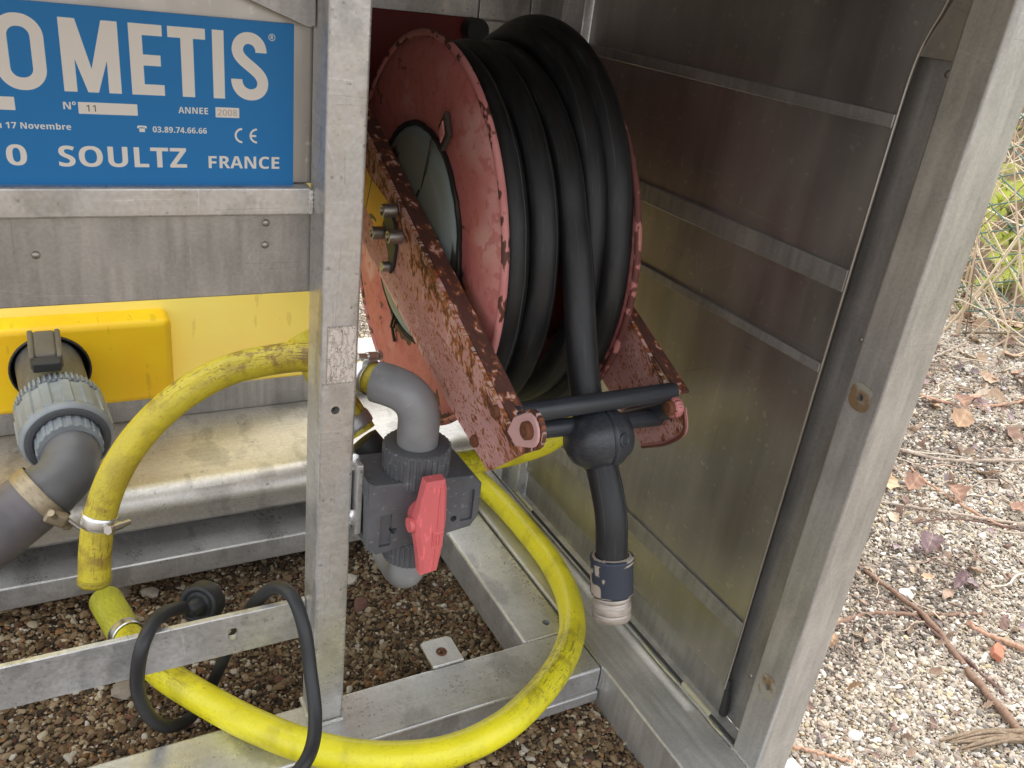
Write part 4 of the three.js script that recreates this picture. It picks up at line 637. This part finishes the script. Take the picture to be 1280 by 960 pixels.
{
  const g = join(Array.from({ length: 7 }, (_, i) => { const h = (k) => hsh(i, k, 77) - 0.5, o = (i - 3) * 0.0028; return sweep(curve([[0.785 + h(1) * 0.03, 0.008 + h(3) * 0.008, 0.221 + o + h(6) * 0.008], [0.825 + h(7) * 0.01, 0.011 + h(4) * 0.006, 0.231 + o * 0.8 + h(8) * 0.004], [0.87, 0.010 + h(5) * 0.006, 0.247 + o * 0.7], [0.915 + h(2) * 0.04, 0.009 + h(9) * 0.008, 0.258 + o * 1.6 + h(10) * 0.01]], 26), (t) => (0.0016 + 0.0018 * hsh(i, 12, 77)) * (0.25 + 0.75 * Math.sin(Math.PI * (0.06 + 0.88 * t))) * (0.7 + 0.6 * noise(t * 14 + i * 3, 0.5, 64, 8, 9)), 6); }));
  single('wood_splinter', g, std({ map: barkTex([166, 146, 122], [104, 86, 68], 831), roughness: 0.9 }), 'frayed piece of bark wood at the lower right corner', 'wood piece');
}
function leafGeo(L, W, curl, s) {
  const nu = 13, nv = 7, P = [], U = [], I = [];
  for (let i = 0; i < nu; i++) for (let j = 0; j < nv; j++) {
    const t = i / (nu - 1), w = j / (nv - 1) * 2 - 1, wid = W * Math.pow(Math.max(0.002, Math.sin(Math.PI * Math.pow(t, 0.8))), 1.05) * (1 + 0.16 * Math.sin(t * 19 + s + (w > 0 ? 1 : 0)) * Math.abs(w));
    P.push((t - 0.5) * L + 0.04 * L * w * w, curl * L * (0.42 * Math.pow(Math.abs(w), 1.5) * (wid / W) * (0.7 + 0.4 * Math.sin(s + w * 2)) + 0.2 * Math.sin(t * 4.5 + s) + 0.04 * Math.sin(t * 23 + w * 5)), w * wid * 0.86); U.push(t, j / (nv - 1));
  }
  for (let i = 0; i < nu - 1; i++) for (let j = 0; j < nv - 1; j++) { const a = i * nv + j; I.push(a, a + 1, a + nv, a + nv, a + 1, a + nv + 1); }
  const g = new THREE.BufferGeometry(); g.setAttribute('position', new THREE.Float32BufferAttribute(P, 3)); g.setAttribute('uv', new THREE.Float32BufferAttribute(U, 2)); g.setIndex(I); g.computeVertexNormals(); return g;
}
const leafTex = (a, b, s) => tex(128, 64, (u, v) => { const vein = Math.abs(v - 0.5) < 0.03 || Math.abs(((u * 7 + Math.abs(v - 0.5) * 5) % 1) - 0.5) < 0.04; const c = mix3(a, b, fbm(u, v, 8, 4, 4, s)); return vein ? mix3(c, [210, 190, 160], 0.35) : c; });
const leafMats = [std({ map: leafTex([188, 158, 128], [154, 122, 96], 841), roughness: 0.8, side: THREE.DoubleSide }), std({ map: leafTex([136, 112, 112], [104, 82, 86], 845), roughness: 0.7, side: THREE.DoubleSide }), std({ map: leafTex([172, 136, 114], [138, 104, 88], 849), roughness: 0.8, side: THREE.DoubleSide }), std({ map: leafTex([206, 182, 150], [180, 150, 116], 853), roughness: 0.8, side: THREE.DoubleSide })];
function leaf(x, z, L, W, turn, mat, label, tilt = 0.15) {
  const g = leafGeo(L * 0.85, W * 0.85, 0.6, x * 40); g.rotateZ(tilt); g.rotateY(turn); g.translate(x, 0.012 + L * 0.1, z); single('dead_leaf', g, leafMats[mat], label, 'leaf');
}
leaf(1.07, -0.037, 0.05, 0.02, 0.5, 1, 'purple-brown dead leaf in the middle of the gravel');
leaf(1.035, 0.04, 0.045, 0.009, 0.2, 1, 'narrow greyish dead leaf right of the white stone');
leaf(1.00, 0.015, 0.024, 0.007, -0.5, 3, 'small pale yellow dead leaf beside the white stone');
leaf(1.154, -0.183, 0.055, 0.022, 0.9, 3, 'cream dead leaf on end beside the outer post', 0.4);
leaf(1.195, -0.165, 0.05, 0.02, 0.3, 2, 'reddish brown dead leaf left of the tan twig');
leaf(1.24, -0.12, 0.045, 0.02, 1.3, 2, 'curled russet dead leaf under the tan twig', 0.3);
leaf(0.770, 0.060, 0.024, 0.009, 0.5, 0, 'orange-brown dead leaf tucked against the outer post', 0.5);
leaf(0.735, 0.125, 0.022, 0.006, -1.0, 0, 'small upright tan dead leaf near the post foot', 0.6);
leaf(1.50, -0.30, 0.07, 0.028, 0.4, 0, 'broad tan dead leaf below the wire fence');
leaf(1.58, -0.36, 0.06, 0.02, 1.0, 2, 'dark russet dead leaf below the wire fence', 0.35);
leaf(1.307, -0.056, 0.05, 0.016, 0.1, 2, 'brown dead leaf at the right edge of the picture');
leaf(0.80, 0.035, 0.03, 0.010, 0.2, 3, 'grey-cream dead leaf by the short brown twig');
// leaf litter and dry grass nobody could count
{
  const g = leafGeo(0.05, 0.018, 0.6, 2), im = new THREE.InstancedMesh(g, std({ color: 0xffffff, roughness: 0.8, side: THREE.DoubleSide }), 900), m = new THREE.Matrix4(), q = new THREE.Quaternion(), c = new THREE.Color();
  for (let i = 0; i < 900; i++) { const x = 1.3 + 1.9 * Math.pow(rnd(), 0.6), z = rr(-1.5, 0.0) - 0.1 * x; q.setFromEuler(new THREE.Euler(rr(-0.7, 0.7), rr(0, 6.3), rr(-0.7, 0.7))); const s = rr(0.45, 1.15); m.compose(V(x, rr(0.004, 0.02), z), q, V(s, s, s)); im.setMatrixAt(i, m); im.setColorAt(i, c.setRGB(...pick([[2, [0.5, 0.36, 0.25]], [2, [0.42, 0.27, 0.2]], [1.5, [0.62, 0.5, 0.38]], [1, [0.25, 0.16, 0.12]], [0.6, [0.35, 0.25, 0.24]]]))); }
  im.name = numbered('leaf_litter'); im.userData = { label: 'litter of dead leaves on the gravel below the wire fence', category: 'leaf litter', kind: 'stuff' }; scene.add(im);
}
{
  const tw = sweep(curve([[-0.5, 0, 0], [-0.2, 0.03, 0.05], [0.15, 0.01, -0.04], [0.5, 0.04, 0.03]], 7), (t) => 0.022 * (1 - 0.4 * t), 5), N = 1100, im = new THREE.InstancedMesh(tw, std({ color: 0xffffff, roughness: 0.85 }), N), m = new THREE.Matrix4(), q = new THREE.Quaternion(), c = new THREE.Color();
  for (let i = 0; i < N; i++) { const x = 0.58 + 2.0 * Math.pow(rnd(), 0.8), z = rr(-1.3, 0.36); q.setFromEuler(new THREE.Euler(0, rr(0, 6.3), rr(-0.12, 0.12))); const s = rr(0.015, 0.06) * (x > 1.05 ? 1.6 : 1); m.compose(V(x, rr(0.005, 0.011), z), q, V(s, s * 0.8, s)); im.setMatrixAt(i, m); im.setColorAt(i, c.setRGB(...pick([[2, [0.5, 0.4, 0.3]], [2, [0.36, 0.25, 0.19]], [1, [0.62, 0.54, 0.44]], [1, [0.2, 0.13, 0.1]]]))); }
  im.name = 'twig_litter'; im.userData = { label: 'bits of twig and straw strewn over the pale gravel', category: 'litter', kind: 'stuff' }; scene.add(im);
  const lf = leafGeo(1, 0.34, 0.7, 4), N2 = 1100, im2 = new THREE.InstancedMesh(lf, std({ color: 0xffffff, roughness: 0.85, side: THREE.DoubleSide }), N2);
  for (let i = 0; i < N2; i++) { const x = 0.57 + 1.3 * rnd(), z = rr(-0.9, 0.36); q.setFromEuler(new THREE.Euler(rr(-0.9, 0.9), rr(0, 6.3), rr(-0.9, 0.9))); const s = rr(0.005, 0.016) * (x > 1.0 ? 1.7 : 1); m.compose(V(x, 0.006, z), q, V(s, s, s)); im2.setMatrixAt(i, m); im2.setColorAt(i, c.setRGB(...pick([[2, [0.42, 0.3, 0.22]], [1.4, [0.3, 0.2, 0.16]], [1.4, [0.55, 0.44, 0.33]], [1, [0.34, 0.26, 0.26]]]))); }
  im2.name = numbered('leaf_litter'); im2.userData = { label: 'small crumbled leaf pieces among the pale gravel', category: 'leaf litter', kind: 'stuff' }; scene.add(im2);
}
{ // bank behind the fence
  const nx = 60, nz = 70, P = [], I = [], w = 7, d = 9;
  for (let i = 0; i <= nx; i++) for (let j = 0; j <= nz; j++) { const x = 2.15 + i / nx * w, z = -6.5 + j / nz * d, t = (x - 2.15); P.push(x, -0.01 + 0.35 * t * sstep(0, 0.7, t) + 0.16 * (patch(x, z, 10, 901) - 0.5) * sstep(0, 0.3, t) * 2 + 0.05 * (patch(x, z, 40, 905) - 0.5) * sstep(0, 0.2, t), z); }
  for (let i = 0; i < nx; i++) for (let j = 0; j < nz; j++) { const a = i * (nz + 1) + j; I.push(a, a + 1, a + nz + 1, a + nz + 1, a + 1, a + nz + 2); }
  const g = new THREE.BufferGeometry(); g.setAttribute('position', new THREE.Float32BufferAttribute(P, 3)); g.setIndex(I); g.computeVertexNormals();
  const u = []; for (let i = 0; i < P.length; i += 3) u.push(P[i], P[i + 2]); g.setAttribute('uv', new THREE.Float32BufferAttribute(u, 2));
  struct('bank', g, std({ map: tex(512, 512, (uu, v) => { const f = fbm(uu, v, 7, 7, 5, 911), h = fbm(uu, v, 60, 60, 3, 915); let c = mix3([118, 96, 72], [72, 58, 44], h); return mix3(c, mix3([120, 132, 40], [164, 170, 62], h), sstep(0.52, 0.6, f)); }, true, [0.8, 0.8]), roughness: 0.95 }));
  const bankY = (x, z) => { const t = x - 2.15; return t < 0 ? 0 : -0.01 + 0.35 * t * sstep(0, 0.7, t) + 0.16 * (patch(x, z, 10, 901) - 0.5) * sstep(0, 0.3, t) * 2; };
  const blade = sweep(curve([[0, 0, 0], [0.02, 0.34, 0.01], [0.07, 0.66, 0.02], [0.19, 0.92, 0.03], [0.33, 1.0, 0.04]], 8), (t) => 0.006 * (1 - 0.75 * t), 4, false);
  const N = 1300, im = new THREE.InstancedMesh(blade, std({ color: 0xffffff, roughness: 0.8 }), N), m = new THREE.Matrix4(), q = new THREE.Quaternion(), c = new THREE.Color();
  for (let i = 0; i < N; i++) { const x = 1.95 + 2.2 * Math.pow(rnd(), 1.4), z = rr(-2.4, 0.4); q.setFromEuler(new THREE.Euler(rr(-0.9, 0.9), rr(0, 6.3), rr(-0.9, 0.9))); const s = rr(0.18, 0.62); m.compose(V(x, bankY(x, z), z), q, V(s, s, s)); im.setMatrixAt(i, m); im.setColorAt(i, c.setRGB(...pick([[4, [0.74, 0.62, 0.44]], [2, [0.66, 0.5, 0.37]], [2, [0.8, 0.72, 0.56]], [0.4, [0.3, 0.33, 0.09]], [0.6, [0.25, 0.19, 0.13]]]))); }
  im.name = 'dry_grass'; im.userData = { label: 'dry straw-coloured grass stalks growing through the wire fence', category: 'grass', kind: 'stuff' }; scene.add(im);
  const tuft = join(Array.from({ length: 14 }, (_, i) => { const a = i * 2.4, l = 0.6 + 0.4 * hsh(i, 3, 3); return sweep(curve([[0, 0, 0], [Math.cos(a) * 0.2 * l, 0.5 * l, Math.sin(a) * 0.2 * l], [Math.cos(a) * 0.55 * l, 0.75 * l, Math.sin(a) * 0.55 * l]], 4), (t) => 0.05 * (1 - t * 0.9), 4, false); }));
  const im2 = new THREE.InstancedMesh(tuft, std({ color: 0xffffff, roughness: 0.9 }), 1600);
  for (let i = 0; i < 1600; i++) { let x, z; do { x = 2.12 + 2.6 * Math.pow(rnd(), 1.2); z = rr(-3, 0.4); } while (patch(x, z, 14, 921) < 0.46); const s = rr(0.02, 0.055); q.setFromEuler(new THREE.Euler(0, rr(0, 6.3), 0)); m.compose(V(x, bankY(x, z) - 0.004, z), q, V(s, s, s)); im2.setMatrixAt(i, m); im2.setColorAt(i, c.setRGB(...pick([[3, [0.2, 0.26, 0.03]], [2, [0.34, 0.38, 0.06]], [1, [0.1, 0.14, 0.03]]]))); }
  im2.name = 'moss'; im2.userData = { label: 'yellow-green moss cushions on the bank behind the wire fence', category: 'moss', kind: 'stuff' }; scene.add(im2);
}
{ // chain-link fence
  const FE = thing('wire_fence', 'green chain-link wire fence beyond the gravel', 'fence', [2.1, 0, -0.7]);
  const wireMat = std({ color: new THREE.Color(0.13, 0.21, 0.18), roughness: 0.5, metalness: 0.2 }), pitch = 0.072, H = 1.3;
  for (let i = 0; i < 26; i++) {
    const z0 = -1.45 + i * pitch, P = [];
    const n = Math.round(H / (pitch / 2));
    for (let k = 0; k <= n; k++) { const s = ((k + i) % 2 ? 1 : -1); for (const e of [-0.08, 0.08]) P.push(V(2.1 + (e > 0 ? 0.002 : -0.002) * s, 0.01 + (k + e) * pitch / 2, z0 + s * pitch / 2 * (1 - Math.abs(e) * 0.8))); }
    part(FE, 'wire', sweep(P, 0.0021, 6), wireMat);
  }
  part(FE, 'fence_post', lathe([[0, 0], [0.02, 0], [0.02, 1.36], [0.016, 1.37], [0, 1.372]], V(2.125, 0, -1.62), Y, 20), wireMat); part(FE, 'fence_post', lathe([[0, 0], [0.02, 0], [0.02, 1.36], [0.016, 1.37], [0, 1.372]], V(2.125, 0, 0.3), Y, 20), wireMat);
}

scene.traverse((o) => { if (o.isMesh) { o.castShadow = true; o.receiveShadow = true; } });
renderer.render(scene, camera);
